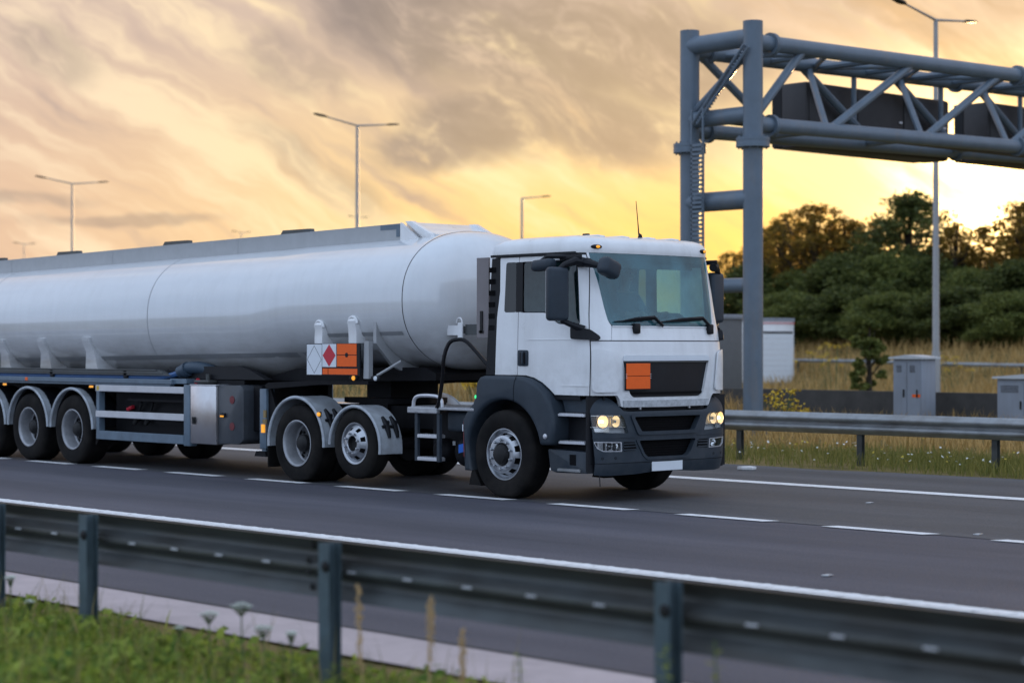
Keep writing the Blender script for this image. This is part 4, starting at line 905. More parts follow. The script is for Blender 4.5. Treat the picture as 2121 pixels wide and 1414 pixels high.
# liner with window apertures
wsh = rnd([(FY(-.80), 2.03), (FY(.80), 2.03), (FY(.925), 2.745), (FY(-.925), 2.745)], .05)
qh = rnd([(SA(-.07, 2.16), 2.18), (SA(.10, 2.16), 2.18), (SA(.10, 2.7), 2.71), (SA(-.04, 2.7), 2.71)], .03); dh = rnd([(SA(.255, 2.16), 2.175), (SA(.63, 2.16), 2.165), (SA(.82, 2.0), 2.04), (SA(1.14, 2.0), 2.025), (SA(1.07, 2.6), 2.64), (SA(1.03, 2.7), 2.705), (SA(.255, 2.7), 2.705)], .04)
bm = BM(); skin(bm, K, [(SA(-.30, 1.3), 1.16), (SA(1.15, 1.3), 1.16), (SA(1.15, 1.74), 1.76), (-SA(1.15, 1.74), 1.76), (-SA(1.15, 1.3), 1.16), (-SA(-.30, 1.3), 1.16), (-SA(-.20, 2.7), 2.84), (SA(-.20, 2.7), 2.84)], [wsh, qh, dh, mir(qh), mir(dh)], -.0215, .03); cab = build(bm, 'cab_shell', M['black'], T)
bm = BM(); skin(bm, K, [(FY(-.83), 2.0), (FY(.83), 2.0)]+mir(wsL)[:]+wsL[::-1], (), -.004, 0); wsg = build(bm, 'windscreen', M['ws'], T)
bm = BM(); box(bm, -.30, -.22, -1.06, 1.06, 1.2, 2.9); build(bm, 'rear_wall', M['steelgrey'], T)
bm = BM(); box(bm, -.219, -.20, -1.04, 1.04, 1.3, 2.85); build(bm, 'rear_lining', M['inner'], T)
bm = BM(); box(bm, -.28, 1.30, -1.06, 1.06, 1.17, 1.24); build(bm, 'cab_floor', M['black'], T)
bm = BM(); box(bm, -.2, 1.1, -1.0, 1.0, 2.84, 2.86); build(bm, 'headlining', M['inner'], T)
# roof
bm = BM(); ss_ = [s for s in np.concatenate([np.linspace(-K.sx(-.30, 2.8), -K.se, 10), np.linspace(-K.se, K.se, 50)[1:-1], np.linspace(K.se, K.sx(-.30, 2.8), 10)])]
prof = [(2.815, 0, 0), (2.86, -.004, .0), (2.92, .002, .02), (2.955, .018, .06), (2.985, .05, .13), (3.005, .10, .21), (3.02, .18, .30)]
rings = []
for z, ins, rear in prof:
    ring = []
    for s in ss_:
        p = K.raw(s, 2.815); n_ = K.nrm(s, 2.5); n_.z = 0; n_.normalize(); fr = max(0, min(1, (p.x-.9)/.3)); p = p-n_*(ins*(1+.5*fr)); p.x = max(p.x, -.305+rear*1.2); p.z = z; ring.append(p)
    rings.append(ring)
cx = .45
for t_, zz in ((.45, 3.035), (.8, 3.045)): rings.append([Vector((p.x+(cx-p.x)*t_, p.y*(1-t_), zz)) for p in rings[6]])
RV = [[bm.verts.new(p) for p in r] for r in rings]; n_ = len(ss_)
for a, b in zip(RV, RV[1:]):
    for i in range(n_):
        j = (i+1) % n_; bm.faces.new((a[i], a[j], b[j], b[i]))
c_ = bm.verts.new((cx, 0, 3.048))
for i in range(n_): bm.faces.new((RV[-1][i], RV[-1][(i+1) % n_], c_))
bmesh.ops.recalc_face_normals(bm, faces=bm.faces[:]); roof = build(bm, 'roof', M['white'], T, 50)
bm = BM()
for y in (-.62, -.22, .22, .62): tube(bm, [(.1, y, 3.030), (.95, y, 3.028), (1.05, y, 3.012)], .012, 6)
build(bm, 'roof_ribs', M['white'], roof)
bm = BM(); tube(bm, [(1.02, 0.0, 3.02), (1.02, 0, 3.05), (1.00, 0, 3.07)], [.03, .022, .01], 10); tube(bm, [(1.00, 0, 3.06), (.985, 0, 3.20), (.955, 0, 3.45)], [.009, .006, .004], 6); build(bm, 'antenna', M['black'], T)
bm = BM(); box(bm, .62, .70, -.55, -.50, 3.03, 3.065, .008); build(bm, 'roof_vent', M['black'], roof)
# seam of roof front and marker lamps
for y in (-.90, .90):
    p = K.raw(FY(y), 2.815); q = K.nrm(FY(y), 2.7); bm = BM(); vs = bmesh.ops.create_uvsphere(bm, u_segments=14, v_segments=8, radius=1)['verts']
    ang = math.atan2(q.y, q.x)
    for v in vs: v.co = Vector((v.co.x*.032, v.co.y*.072, v.co.z*.026)); v.co = Matrix.Rotation(ang, 3, 'Z') @ v.co + Vector((p.x+.002, p.y, 2.882))
    o = build(bm, 'marker_housing', M['black'], T, 40); bm = BM(); vs = bmesh.ops.create_uvsphere(bm, u_segments=12, v_segments=8, radius=1)['verts']
    for v in vs: v.co = Vector((v.co.x*.022, v.co.y*.036, v.co.z*.018)); v.co = Matrix.Rotation(ang, 3, 'Z') @ v.co + Vector((p.x+.018, p.y, 2.882))
    build(bm, 'marker_lamp', M['amber'], o, 60)
# wipers
for y0, y1, hb in ((-.80, -.18, True), (-.13, .66, True)):
    def W_(y, z, o): return K.P(FY(y), z, o)
    bm = BM(); tube(bm, [W_(y0+.0, 2.035, .015), W_((y0+y1)/2, 2.05, .02), W_(y1, 2.068, .015)], [.008, .014, .009], 6); tube(bm, [W_(y0+.12, 2.042, .035), W_((y0+y1)/2, 2.066, .055), W_(y1-.03, 2.082, .05), W_(y1+.10, 1.985, .04)], [.006, .014, .02, .018], 6); build(bm, 'wiper', M['black'], wsg)
for y in (-.49, .77):
    bm = BM(); p = K.P(FY(y), 1.96, .012); box(bm, p.x-.035, p.x+.035, y-.045, y+.045, 1.905, 2.02, .014); build(bm, 'wiper_mount', M['black'], T)
# ---- interior
bm = BM(); prism(bm, [(1.30, 1.3), (1.30, 1.96), (1.22, 1.995), (.95, 1.98), (.82, 1.90), (.80, 1.60), (.9, 1.3)], 'xz', -.98, .98, .03, 2); dsh = build(bm, 'dashboard', M['dash'], T)
bm = BM(); vs = bmesh.ops.create_uvsphere(bm, u_segments=20, v_segments=10, radius=1)['verts']
for v in vs: v.co = Vector((1.02+v.co.x*.20, .55+v.co.y*.32, 1.97+v.co.z*.13))
build(bm, 'instrument_cowl', M['dash'], dsh, 60)
bm = BM(); cn = Vector((.74, .55, 2.0)); ax_ = Vector((-.55, 0, .83)).normalized(); u, w_ = frame_of(ax_); L_ = [cn+(u*math.cos(a)+w_*math.sin(a))*.235 for a in np.linspace(0, 2*math.pi, 37)]
tube(bm, L_, .016, 8, False); 
for a in (.2, 2.9, 4.7): tube(bm, [cn-ax_*.03, cn+(u*math.cos(a)+w_*math.sin(a))*.23], .014, 6)
lathe(bm, [(0, .0), (.07, -.01), (.08, -.04), (.03, -.08)], cn, ax_, 16); tube(bm, [cn-ax_*.05, cn-ax_*.4], .04, 8); build(bm, 'steering_wheel', M['black'], T)
for y in (-.55, .55):
    bm = BM(); box(bm, .10, .62, y-.25, y+.25, 1.72, 1.88, .05, 3); st_ = build(bm, 'seat', M['seat'], T)
    bm = BM(); box(bm, .02, .18, y-.25, y+.25, 1.84, 2.42, .06, 3, Matrix.Translation((.1, 0, 1.84)) @ Matrix.Rotation(R(-8), 4, 'Y') @ Matrix.Translation((-.1, 0, -1.84))); build(bm, 'backrest', M['seat'], st_)
    bm = BM(); box(bm, -.06, .05, y-.14, y+.14, 2.42, 2.62, .045, 3); build(bm, 'headrest', M['seat'], st_)
    bm = BM(); box(bm, .18, .52, y-.18, y+.18, 1.24, 1.719); build(bm, 'seat_base', M['black'], st_)
# sun visor strip inside
bm = BM(); box(bm, 1.03, 1.06, -.85, .85, 2.66, 2.80); build(bm, 'sun_visor', M['inner'], T)
# ---- bumper
B_ = Skin(1.165, .38, .20, .03, [(.28, 1.395), (.34, 1.42), (.45, 1.455), (.8, 1.465), (1.0, 1.46), (1.07, 1.445), (1.13, 1.41), (1.19, 1.36)], 1.46)
bF = lambda y: B_.sy(y); bS = lambda x, z: -B_.sx(x, z)
hl = rnd([(bF(-1.115), .998), (bF(-.735), .992), (bF(-.69), .95), (bF(-.632), .785), (bF(-1.085), .80)], .018); ug = rnd([(bF(-.555), .968), (bF(.555), .968), (bF(.44), .80), (bF(-.44), .80)], .03)
lg = rnd([(bF(-.475), .70), (bF(.475), .70), (bF(.375), .54), (bF(.32), .508), (bF(-.32), .508), (bF(-.375), .54)], .03); fg = rnd([(bF(-1.085), .70), (bF(-.735), .69), (bF(-.725), .582), (bF(-.98), .588), (bF(-1.05), .625)], .012)
bo = [(bS(1.315, .33), .325), (bF(-.9), .312), (bF(-.5), .318), (bF(-.2), .338), (bF(.2), .338), (bF(.5), .318), (bF(.9), .312), (-bS(1.315, .33), .325), (-bS(1.315, 1.0), 1.06), (-bS(1.33, 1.1), 1.14), (bF(1.05), 1.19), (bF(.86), 1.192), (bF(.80), 1.15), (bF(.70), 1.04), (bF(.62), 1.03), (bF(-.62), 1.03), (bF(-.70), 1.04), (bF(-.80), 1.15), (bF(-.86), 1.192), (bF(-1.05), 1.19), (bS(1.33, 1.1), 1.14), (bS(1.315, 1.0), 1.06)]
bm = BM(); skin(bm, B_, bo, [hl, mir(hl), ug, lg, fg, mir(fg)], 0, .055, ds=.05, dz=.08); bump = build(bm, 'bumper', M['plast'], T, 40)
bm = BM(); skin(bm, B_, [(bF(-.70), 1.05), (bF(.70), 1.05), (bF(.60), .48), (bF(-.60), .48)], (), -.07, .02); build(bm, 'grille_backing', M['mesh'], bump)
bm = BM()
for zz in list(np.arange(.815, .96, .028))+list(np.arange(.525, .69, .028)):
    hw_ = .5
    skin(bm, B_, [(bF(-hw_), zz), (bF(hw_), zz), (bF(hw_), zz+.008), (bF(-hw_), zz+.008)], (), -.056, .01, ds=.3)
build(bm, 'grille_bars', M['mesh'], bump, 0)
# raised frame of upper intake and moulding lines
bm = BM(); skin(bm, B_, rnd([(bF(-.61), .992), (bF(.61), .992), (bF(.495), .762), (bF(-.495), .762)], .04), [ug], .018, .03); build(bm, 'intake_frame', M['plast'], bump, 40)
bm = BM(); skin(bm, B_, rnd([(bF(-.525), .715), (bF(.525), .715), (bF(.40), .52), (bF(.335), .478), (bF(-.335), .478), (bF(-.40), .52)], .03), [lg], .010, .03); build(bm, 'intake_frame', M['plast'], bump, 40)
bm = BM(); skin(bm, B_, [(bS(1.32, .45), .452), (bF(0), .452), (-bS(1.32, .45), .452), (-bS(1.32, .45), .457), (bF(0), .457), (bS(1.32, .45), .457)], (), .0015, .004); build(bm, 'lower_seam', M['mesh'], bump, 0)
bm = BM(); skin(bm, B_, [(bF(-1.10), .735), (bF(-.50), .735), (bF(-.50), .742), (bF(-1.10), .742)], (), .006, .008); build(bm, 'crease', M['plast'], bump, 0); bm = BM(); skin(bm, B_, [(bF(.50), .735), (bF(1.10), .735), (bF(1.10), .742), (bF(.50), .742)], (), .006, .008); build(bm, 'crease', M['plast'], bump, 0)
bm = BM(); prism(bm, [(1.30, 1.035), (1.40, 1.04), (1.40, 1.075), (1.30, 1.10)], 'xz', -.68, .68); tube(bm, [(1.40, -.62, 1.06), (1.40, .6, 1.06)], .012, 8); build(bm, 'front_step_rail', M['black'], T)
for y in (-.42, .40): 
    bm = BM(); lathe(bm, [(.014, 0), (.014, .03), (0, .032)], (1.40, y, 1.06), (1, 0, 0), 10); build(bm, 'step_bolt', M['alu'], T)
for sg, hl_, fg_ in ((1, hl, fg), (-1, mir(hl), mir(fg))):
    Y_ = lambda y: -y if sg < 0 else y
    bm = BM(); skin(bm, B_, hl_, (), -.004, 0); L1 = build(bm, 'headlight', M['lens'], T)
    bk = [(sg*bF(-1.14), 1.012), (sg*bF(-.70), 1.012), (sg*bF(-.61), .77), (sg*bF(-1.11), .785)]; bm = BM(); skin(bm, B_, bk, (), -.066, .01); build(bm, 'lamp_back', M['lampsilver'], L1)
    bm = BM(); skin(bm, B_, [(sg*bF(-1.11), .865), (sg*bF(-.675), .860), (sg*bF(-.672), .852), (sg*bF(-1.11), .857)], (), -.012, .07); skin(bm, B_, [(sg*bF(-1.11), .993), (sg*bF(-.735), .988), (sg*bF(-.735), .981), (sg*bF(-1.11), .986)], (), -.012, .03); build(bm, 'lamp_trim', M['chrome'], L1)
    for y, r_, mm, nm in ((-.985, .072, M['lit'], 'dipped_beam'), (-.818, .064, M['lit2'], 'main_beam')):
        p = B_.P(sg*bF(y), .922, -.008); q = B_.nrm(sg*bF(y), .922); q = (q+Vector((.8, 0, 0))).normalized()
        bm = BM(); lathe(bm, [(r_, .0), (r_*.98, -.006), (r_*.8, -.035), (r_*.45, -.06), (0.012, -.066)], p, q, 22); o = build(bm, nm, mm, L1, 60)
        bm = BM(); lathe(bm, [(r_*1.12, .004), (r_*1.12, -.004), (r_, -.004), (r_, .004), (r_*1.12, .004)], p, q, 22); build(bm, 'lamp_ring', M['chrome'], o, 40)
        bm = BM(); lathe(bm, [(0, .0), (.016, -.004), (.018, -.03), (.018, -.06)], p-q*.0, q, 12); build(bm, 'bulb_shield', M['bulb'] if nm == 'dipped_beam' else M['galv'], o, 60)
    bm = BM()
    for k in range(6): skin(bm, B_, [(sg*bF(-.735+.006*k), .97-.018*k), (sg*bF(-.675+.007*k), .97-.018*k), (sg*bF(-.675+.007*k), .964-.018*k), (sg*bF(-.735+.006*k), .964-.018*k)], (), -.03, .012, ds=.3)
    build(bm, 'lamp_fins', M['galv'], L1, 0)
    bm = BM(); skin(bm, B_, [(sg*bF(-1.08), .85), (sg*bF(-.90), .85), (sg*bF(-.90), .803), (sg*bF(-1.07), .81)], (), -.02, .01); build(bm, 'indicator', M['chrome'], L1)
    bm = BM(); skin(bm, B_, fg_, (), -.004, 0); L2 = build(bm, 'fog_lamp', M['lens'], T)
    bm = BM(); skin(bm, B_, [(sg*bF(-1.10), .71), (sg*bF(-.71), .70), (sg*bF(-.70), .57), (sg*bF(-1.06), .58)], (), -.07, .01); build(bm, 'lamp_back', M['chrome'], L2)
    bm = BM(); inner = [(a*1+0, b) for a, b in fg_]; cxy = (sum(a for a, b in fg_)/len(fg_), sum(b for a, b in fg_)/len(fg_)); inr = [(cxy[0]+(a-cxy[0])*.94, cxy[1]+(b-cxy[1])*.86) for a, b in fg_]
    skin(bm, B_, fg_, [inr], .002, .02); build(bm, 'lamp_frame', M['alu'], L2)
    bm = BM(); p = B_.P(sg*bF(-.82), .638, -.012); q = Vector((1, 0, 0)); lathe(bm, [(.046, 0), (.04, -.02), (.015, -.04), (0, -.042)], p, q, 18); build(bm, 'fog_reflector', M['chrome'], L2, 60)
    bm = BM(); p = B_.P(sg*bF(-.80), .635, -.03); lathe(bm, [(.012, -.02), (.014, .0), (0, .004)], p, q, 10); box(bm, p.x-.03, p.x-.012, sg*-.90-.004 if sg > 0 else .90-.004, sg*-.90+.004 if sg > 0 else .90+.004, .59, .69); build(bm, 'lamp_divider', M['hub'], L2)
    bm = BM(); skin(bm, B_, [(sg*bF(-.705), .69), (sg*bF(-.535), .685), (sg*bF(-.50), .60), (sg*bF(-.70), .585)], (), .001, .003); gl_ = build(bm, 'side_vent', M['mesh'], bump)
    bm = BM()
    for zz in (.605, .638, .670): skin(bm, B_, [(sg*bF(-.705), zz-.010), (sg*bF(-.515), zz-.006), (sg*bF(-.515), zz+.004), (sg*bF(-.705), zz+.004)], (), .012, .012)
    build(bm, 'vent_bars', M['plast'], gl_, 0)
    bm = BM()
    for y in (-1.13, -.99, -.82): 
        p = B_.P(sg*bF(y), .512, -.002); q = B_.nrm(sg*bF(y), .512); lathe(bm, [(.016, 0), (.016, .004), (.009, .004), (.008, .001)], p, q, 10)
    build(bm, 'bumper_bolts', M['black'], bump)
bm = BM(); p = B_.P(0, .40, .012); box(bm, p.x-.008, p.x+.004, -.255, .255, .345, .455, .003, 1); build(bm, 'number_plate', M['plate'], T)
bm = BM(); tube(bm, [(1.33, -.98, .33), (1.36, -1.0, .20)], .006, 6); build(bm, 'tow_cable_end', M['black'], T)
# ---- mirrors
for sg in (-1, 1):
    MY = 1.275 if sg > 0 else -1.36
    bm = BM(); box(bm, .985, 1.105, -.135, .135, 2.045, 2.645, .045, 4); 
    for v in bm.verts: v.co = Matrix.Translation((1.045, MY, 0)) @ Matrix.Rotation(R(10*sg), 4, 'Z') @ Matrix.Translation((-1.045, 0, 0)) @ v.co
    mi = build(bm, 'door_mirror', M['plast'], T, 50)
    bm = BM(); box(bm, .975, .983, -.11, .11, 2.08, 2.61, .003, 1)
    for v in bm.verts: v.co = Matrix.Translation((1.045, MY, 0)) @ Matrix.Rotation(R(10*sg), 4, 'Z') @ Matrix.Translation((-1.045, 0, 0)) @ v.co
    build(bm, 'mirror_glass', M['chrome'], mi)
    bm = BM(); tube(bm, [(1.17, sg*1.10, 2.70), (1.14, sg*1.17, 2.715), (1.08, sg*1.28, 2.67), (1.05, sg*1.33, 2.62)], [.05, .05, .035, .03], 10); build(bm, 'mirror_arm', M['black'], mi)
    bm = BM(); tube(bm, [(1.22, sg*1.11, 1.95), (1.12, sg*1.20, 2.00), (1.04, sg*1.30, 2.055)], [.045, .035, .03], 10); build(bm, 'mirror_arm', M['black'], mi)
    mb = rnd([(SA(1.055, 1.9), 1.845), (FY(-1.0), 1.828), (FY(-1.0), 1.865), (SA(1.27, 1.95), 1.945), (SA(1.07, 1.95), 1.985)], .03); bm = BM(); skin(bm, K, mb if sg < 0 else mir(mb), (), .055, .06); build(bm, 'mirror_base', M['black'], T, 40)
    # kerb mirror over the door
    bm = BM(); box(bm, .55, .86, -.08, .08, 2.615, 2.745, .05, 4)
    for v in bm.verts: v.co.y += sg*1.245; v.co.z += (v.co.x-.7)*.06
    km = build(bm, 'kerb_mirror', M['plast'], T, 60)
    bm = BM(); tube(bm, [(.66, sg*1.25, 2.72), (.74, sg*1.22, 2.775), (.88, sg*1.16, 2.775), (1.0, sg*1.12, 2.77)], [.026, .026, .024, .022], 8); box(bm, .86, 1.20, min(sg*1.118, sg*1.15), max(sg*1.118, sg*1.15), 2.735, 2.79, .01); build(bm, 'mirror_bracket', M['black'], km)
# front view mirror ahead of the windscreen corner
bm = BM(); vs = box(bm, -.085, .085, -.135, .135, -.10, .10, .06, 4)
for v in bm.verts: v.co = Matrix.Translation((1.50, -1.0, 2.63)) @ Matrix.Rotation(R(-20), 4, 'X') @ v.co
fm = build(bm, 'front_mirror', M['plast'], T, 60)
bm = BM(); tube(bm, [(1.13, -1.07, 2.71), (1.26, -1.075, 2.69), (1.38, -1.05, 2.66), (1.48, -1.02, 2.64)], [.055, .05, .035, .03], 10); box(bm, 1.08, 1.26, -1.11, -1.03, 2.65, 2.75, .02); build(bm, 'mirror_arm', M['black'], fm)
# ---- front wheel arches and steps
def arc(cx, cz, r, a0, a1, n): return [(cx+r*math.cos(R(a0+(a1-a0)*k/n)), cz+r*math.sin(R(a0+(a1-a0)*k/n))) for k in range(n+1)]
for sg in (-1, 1):
    out = [(-.555, .30), (-.685, .30), (-.712, .90), (-.62, 1.03), (-.535, 1.09), (-.485, 1.20), (-.468, 1.34), (-.41, 1.405), (-.33, 1.422), (.24, 1.418), (.40, 1.395), (.55, 1.335), (.68, 1.245), (.775, 1.13), (.835, .99), (.855, .85), (.835, .68), (.80, .650), (.635, .642)]+arc(0, .52, .625, 12, 172, 22)+[(-.60, .50)]
    bm = BM(); prism(bm, out, 'xz', sg*1.232, sg*.72, .045, 4, 'a0'); wa = build(bm, 'wheel_arch', M['plast'], T, 50)
    bm = BM(); pts = [(.235, 1.4195), (.20, 1.35), (.185, 1.27), (.185, 1.125)]
    for a, b in zip(pts, pts[1:]): prism(bm, [(a[0]-.004, a[1]), (a[0]+.004, a[1]), (b[0]+.004, b[1]), (b[0]-.004, b[1])], 'xz', sg*1.2335, sg*1.231)
    build(bm, 'arch_seam', M['mesh'], wa, 0)
    bm = BM(); lathe(bm, [(.03, -.02), (.03, .012), (.022, .02), (0, .022)], (.72, sg*1.232, .745), (0, sg, 0), 14); build(bm, 'arch_reflector', M['alu'], wa)
    bm = BM(); prism(bm, [(-.57, .31), (-.52, .31), (-.40, .13), (-.62, .135)], 'xz', sg*1.2, sg*.85); build(bm, 'mud_flap', M['rubber'], wa)
    # steps
    bm = BM(); box(bm, .70, 1.34, min(sg*.93, sg*.90), max(sg*.93, sg*.90), .34, 1.25); box(bm, 1.285, 1.31, min(sg*1.15, sg*.931), max(sg*1.15, sg*.931), .36, 1.20); sb = build(bm, 'step_recess', M['black'], T)
    bm = BM(); prism(bm, rnd([(.66, .60), (1.30, .585), (1.30, .345), (.78, .335), (.70, .36)], .02), 'xz', sg*1.14, sg*1.02, .015, 2); box(bm, 1.0, 1.12, min(sg*1.141, sg*1.13), max(sg*1.141, sg*1.13), .42, .55); build(bm, 'step_box', M['plast'], sb)
    bm = BM(); box(bm, 1.02, 1.12, min(sg*1.1425, sg*1.1405), max(sg*1.1425, sg*1.1405), .43, .55); build(bm, 'step_slot', M['mesh'], sb)
    bm = BM(); prism(bm, [(.80, 1.21), (1.28, 1.21), (1.28, 1.02), (.87, 1.02)], 'xz', sg*1.06, sg*1.03); build(bm, 'step_riser', M['plast'], sb)
    bm = BM(); prism(bm, [(.86, .98), (1.28, .98), (1.28, .70), (.86, .70)], 'xz', sg*1.0, sg*.97); build(bm, 'step_riser', M['black'], sb)
    for x0, z in ((.85, .975), (.86, .665), (.84, .355)):
        bm = BM(); box(bm, x0, 1.275 if z > .4 else 1.20, min(sg*1.165, sg*.94), max(sg*1.165, sg*.94), z, z+.03, .004, 1)
        xx = x0+.02
        while xx < (1.26 if z > .4 else 1.18): box(bm, xx, xx+.014, min(sg*1.16, sg*.95), max(sg*1.16, sg*.95), z+.030, z+.037); xx += .028
        build(bm, 'step_tread', M['alu'] if z > .4 else M['galv'], sb, 0)
# ---- wheels
def wheel(parent, x, y, z, sg, kind, Rt=.515, rr=.29, wd=.30, m=None, label=None):
    """sg -1 = near side (outer face to -y)"""
    ax = (0, sg, 0); o = (x, y, z)
    if kind == 'deep':      # drive and trailer: dished inward
        pr = [(rr+.012, -.004), (rr+.014, .004), (rr+.002, .006), (rr-.012, -.004), (rr-.020, -.03), (rr-.024, -.13), (rr-.034, -.175), (rr-.055, -.19), (rr-.09, -.198), (.125, -.20), (.118, -.14), (.108, -.10), (.06, -.085), (0, -.083)]
        hole = lambda i, k: i == 8 and k % 5 in (0,)
        holes = lambda i, k: False
    elif kind == 'front':
        pr = [(rr+.012, -.02), (rr+.014, -.010), (rr, -.010), (rr-.015, -.03), (rr-.025, -.06), (rr-.045, -.05), (rr-.070, .012), (rr-.085, .026), (rr-.10, .028), (.140, .028), (.132, .02)]
        holes = lambda i, k: i == 5 and k % 4 in (1, 2)
    else:
        pr = [(rr+.012, -.012), (rr+.014, -.002), (rr, -.002), (rr-.015, -.012), (rr-.022, -.03), (rr-.045, -.02), (rr-.085, .03), (rr-.10, .038), (.10, .040), (.094, .03)]
        holes = lambda i, k: i == 5 and k % 5 in (1, 2)
    bm = BM(); lathe(bm, pr[:8] if kind == 'deep' else pr, o, ax, 40, holes); bmesh.ops.recalc_face_normals(bm, faces=bm.faces[:]); wh = build(bm, 'wheel', m or M['steel'], parent, 40, label)
    if kind == 'deep': bm = BM(); lathe(bm, pr[7:], o, ax, 40, lambda i, k: i == 0 and k % 5 in (0, 1)); build(bm, 'wheel_disc', M['discgrey'], wh, 40)
    bm = BM(); s = Rt-rr
    tp = [(rr+.006, -wd+.02), (rr+.02, -wd), (Rt-.06, -wd-.01), (Rt-.01, -wd+.015), (Rt, -wd+.04), (Rt, -.07), (Rt-.004, -.04), (Rt-.02, -.012), (Rt-.05, .004), (rr+s*.55, .012), (rr+s*.30, .010), (rr+.03, .0), (rr+.006, -.012), (rr-.004, -.035)]
    lathe(bm, tp, o, ax, 56); 
    for gx_ in (-.06, -.10, -.15, -.20): lathe(bm, [(Rt+.0015, -wd*abs(gx_)/.30-.006), (Rt+.0015, -wd*abs(gx_)/.30+.006)], o, ax, 40)
    bmesh.ops.recalc_face_normals(bm, faces=bm.faces[:]); build(bm, 'tyre', M['rubber'], wh, 40)
    bm = BM(); lathe(bm, [(Rt-.005, -wd+.03), (rr*.5, -wd+.05), (0, -wd+.05)], o, ax, 24); lathe(bm, [(rr-.03, -.13 if kind != 'deep' else -.22), (0, -.13 if kind != 'deep' else -.22)], o, ax, 24); build(bm, 'brake_drum', M['hub'], wh)
    if kind == 'front': bm = BM(); lathe(bm, [(.138, .02), (.120, .018), (.112, .05), (.098, .072), (.06, .082), (0, .083)], o, ax, 24); build(bm, 'hub', M['hub'], wh); rb, hb, nn = .168, .028, 10
    elif kind == 'deep': bm = BM(); lathe(bm, [(.121, -.19), (.112, -.08), (.09, -.055), (.05, -.04), (0, -.04)], o, ax, 20); build(bm, 'hub', M['hub'], wh); rb, hb, nn = .165, -.198, 10
    else: bm = BM(); lathe(bm, [(.097, .03), (.080, -.02), (.05, -.03), (0, -.03)], o, ax, 20); build(bm, 'hub', M['hub'], wh); rb, hb, nn = .128, .039, 8
    bm = BM(); u, w_ = frame_of(Vector(ax))
    for k in range(nn):
        a = 2*math.pi*k/nn+.3; c = Vector(o)+(u*math.cos(a)+w_*math.sin(a))*rb+Vector(ax)*hb; lathe(bm, [(.017, 0), (.017, .018), (.012, .03), (0, .032)], c, ax, 8)
    build(bm, 'wheel_nuts', M['alloy'] if kind != 'deep' else M['hub'], wh, 30); return wh
for sg in (-1, 1):
    wheel(T, 0, sg*1.22, .515, sg, 'front', m=M['alloy'])
    wheel(T, -3.96, sg*1.235, .505, sg, 'deep', .505)
    wheel(T, -2.755, sg*1.235, .545, sg, 'small', .445, .25, .25, m=M['alloy'])
    wheel(T, -3.96, sg*.905, .505, sg, 'deep', .505, m=M['hub'])
for x in (0, -3.96, -2.755):
    bm = BM(); tube(bm, [(x, -.95, .52), (x, .95, .52)], .08, 10); build(bm, 'axle', M['chassis'], T)
# ---- chassis
for sg in (-1, 1):
    bm = BM(); box(bm, -4.7, 1.2, min(sg*.38, sg*.45), max(sg*.38, sg*.45), .72, 1.0); build(bm, 'chassis_rail', M['chassis'], T)
bm = BM(); box(bm, -.5, 1.25, -.9, .9, .50, 1.12); box(bm, -.9, 0.2, -.5, .5, .55, 1.15); build(bm, 'engine_block', M['chassis'], T)
for x in (-1.2, -2.2, -3.3, -4.6):
    bm = BM(); box(bm, x, x+.12, -.38, .38, .75, .98); build(bm, 'cross_member', M['chassis'], T)
bm = BM(); prism(bm, rnd([(-3.9, -.45), (-2.95, -.5), (-2.75, 0), (-2.95, .5), (-3.9, .45), (-4.2, .28), (-3.8, 0), (-4.2, -.28)], .06), 'xy', 1.02, 1.09); box(bm, -3.6, -3.0, -.5, .5, .95, 1.019); build(bm, 'fifth_wheel', M['chassis'], T)
# rear mudguards
def guard(parent, cx, cz, r, a0, a1, y0, y1, m, th=.012, flat=None):
    bm = BM(); A = arc(cx, cz, r, a0, a1, 22); Bq = arc(cx, cz, r-th, a0, a1, 22)
    L = [[bm.verts.new((p[0], y, p[1])) for p in q] for q in (A, Bq) for y in (y0, y1)]
    n = len(A)
    for i in range(n-1):
        bm.faces.new((L[0][i], L[0][i+1], L[1][i+1], L[1][i])); bm.faces.new((L[2][i], L[3][i], L[3][i+1], L[2][i+1])); bm.faces.new((L[0][i], L[2][i], L[2][i+1], L[0][i+1])); bm.faces.new((L[1][i], L[1][i+1], L[3][i+1], L[3][i]))
    for i in (0, n-1): bm.faces.new((L[0][i], L[1][i], L[3][i], L[2][i]))
    # rolled outer rim
    sg = -1 if abs(y0) > abs(y1) and y0 < 0 else 1; yo = y0 if abs(y0) > abs(y1) else y1
    tube(bm, [(p[0], yo, p[1]) for p in arc(cx, cz, r-.014, a0, a1, 30)], .022, 8)
    bmesh.ops.recalc_face_normals(bm, faces=bm.faces[:]); return build(bm, 'mudguard', m, parent, 50)
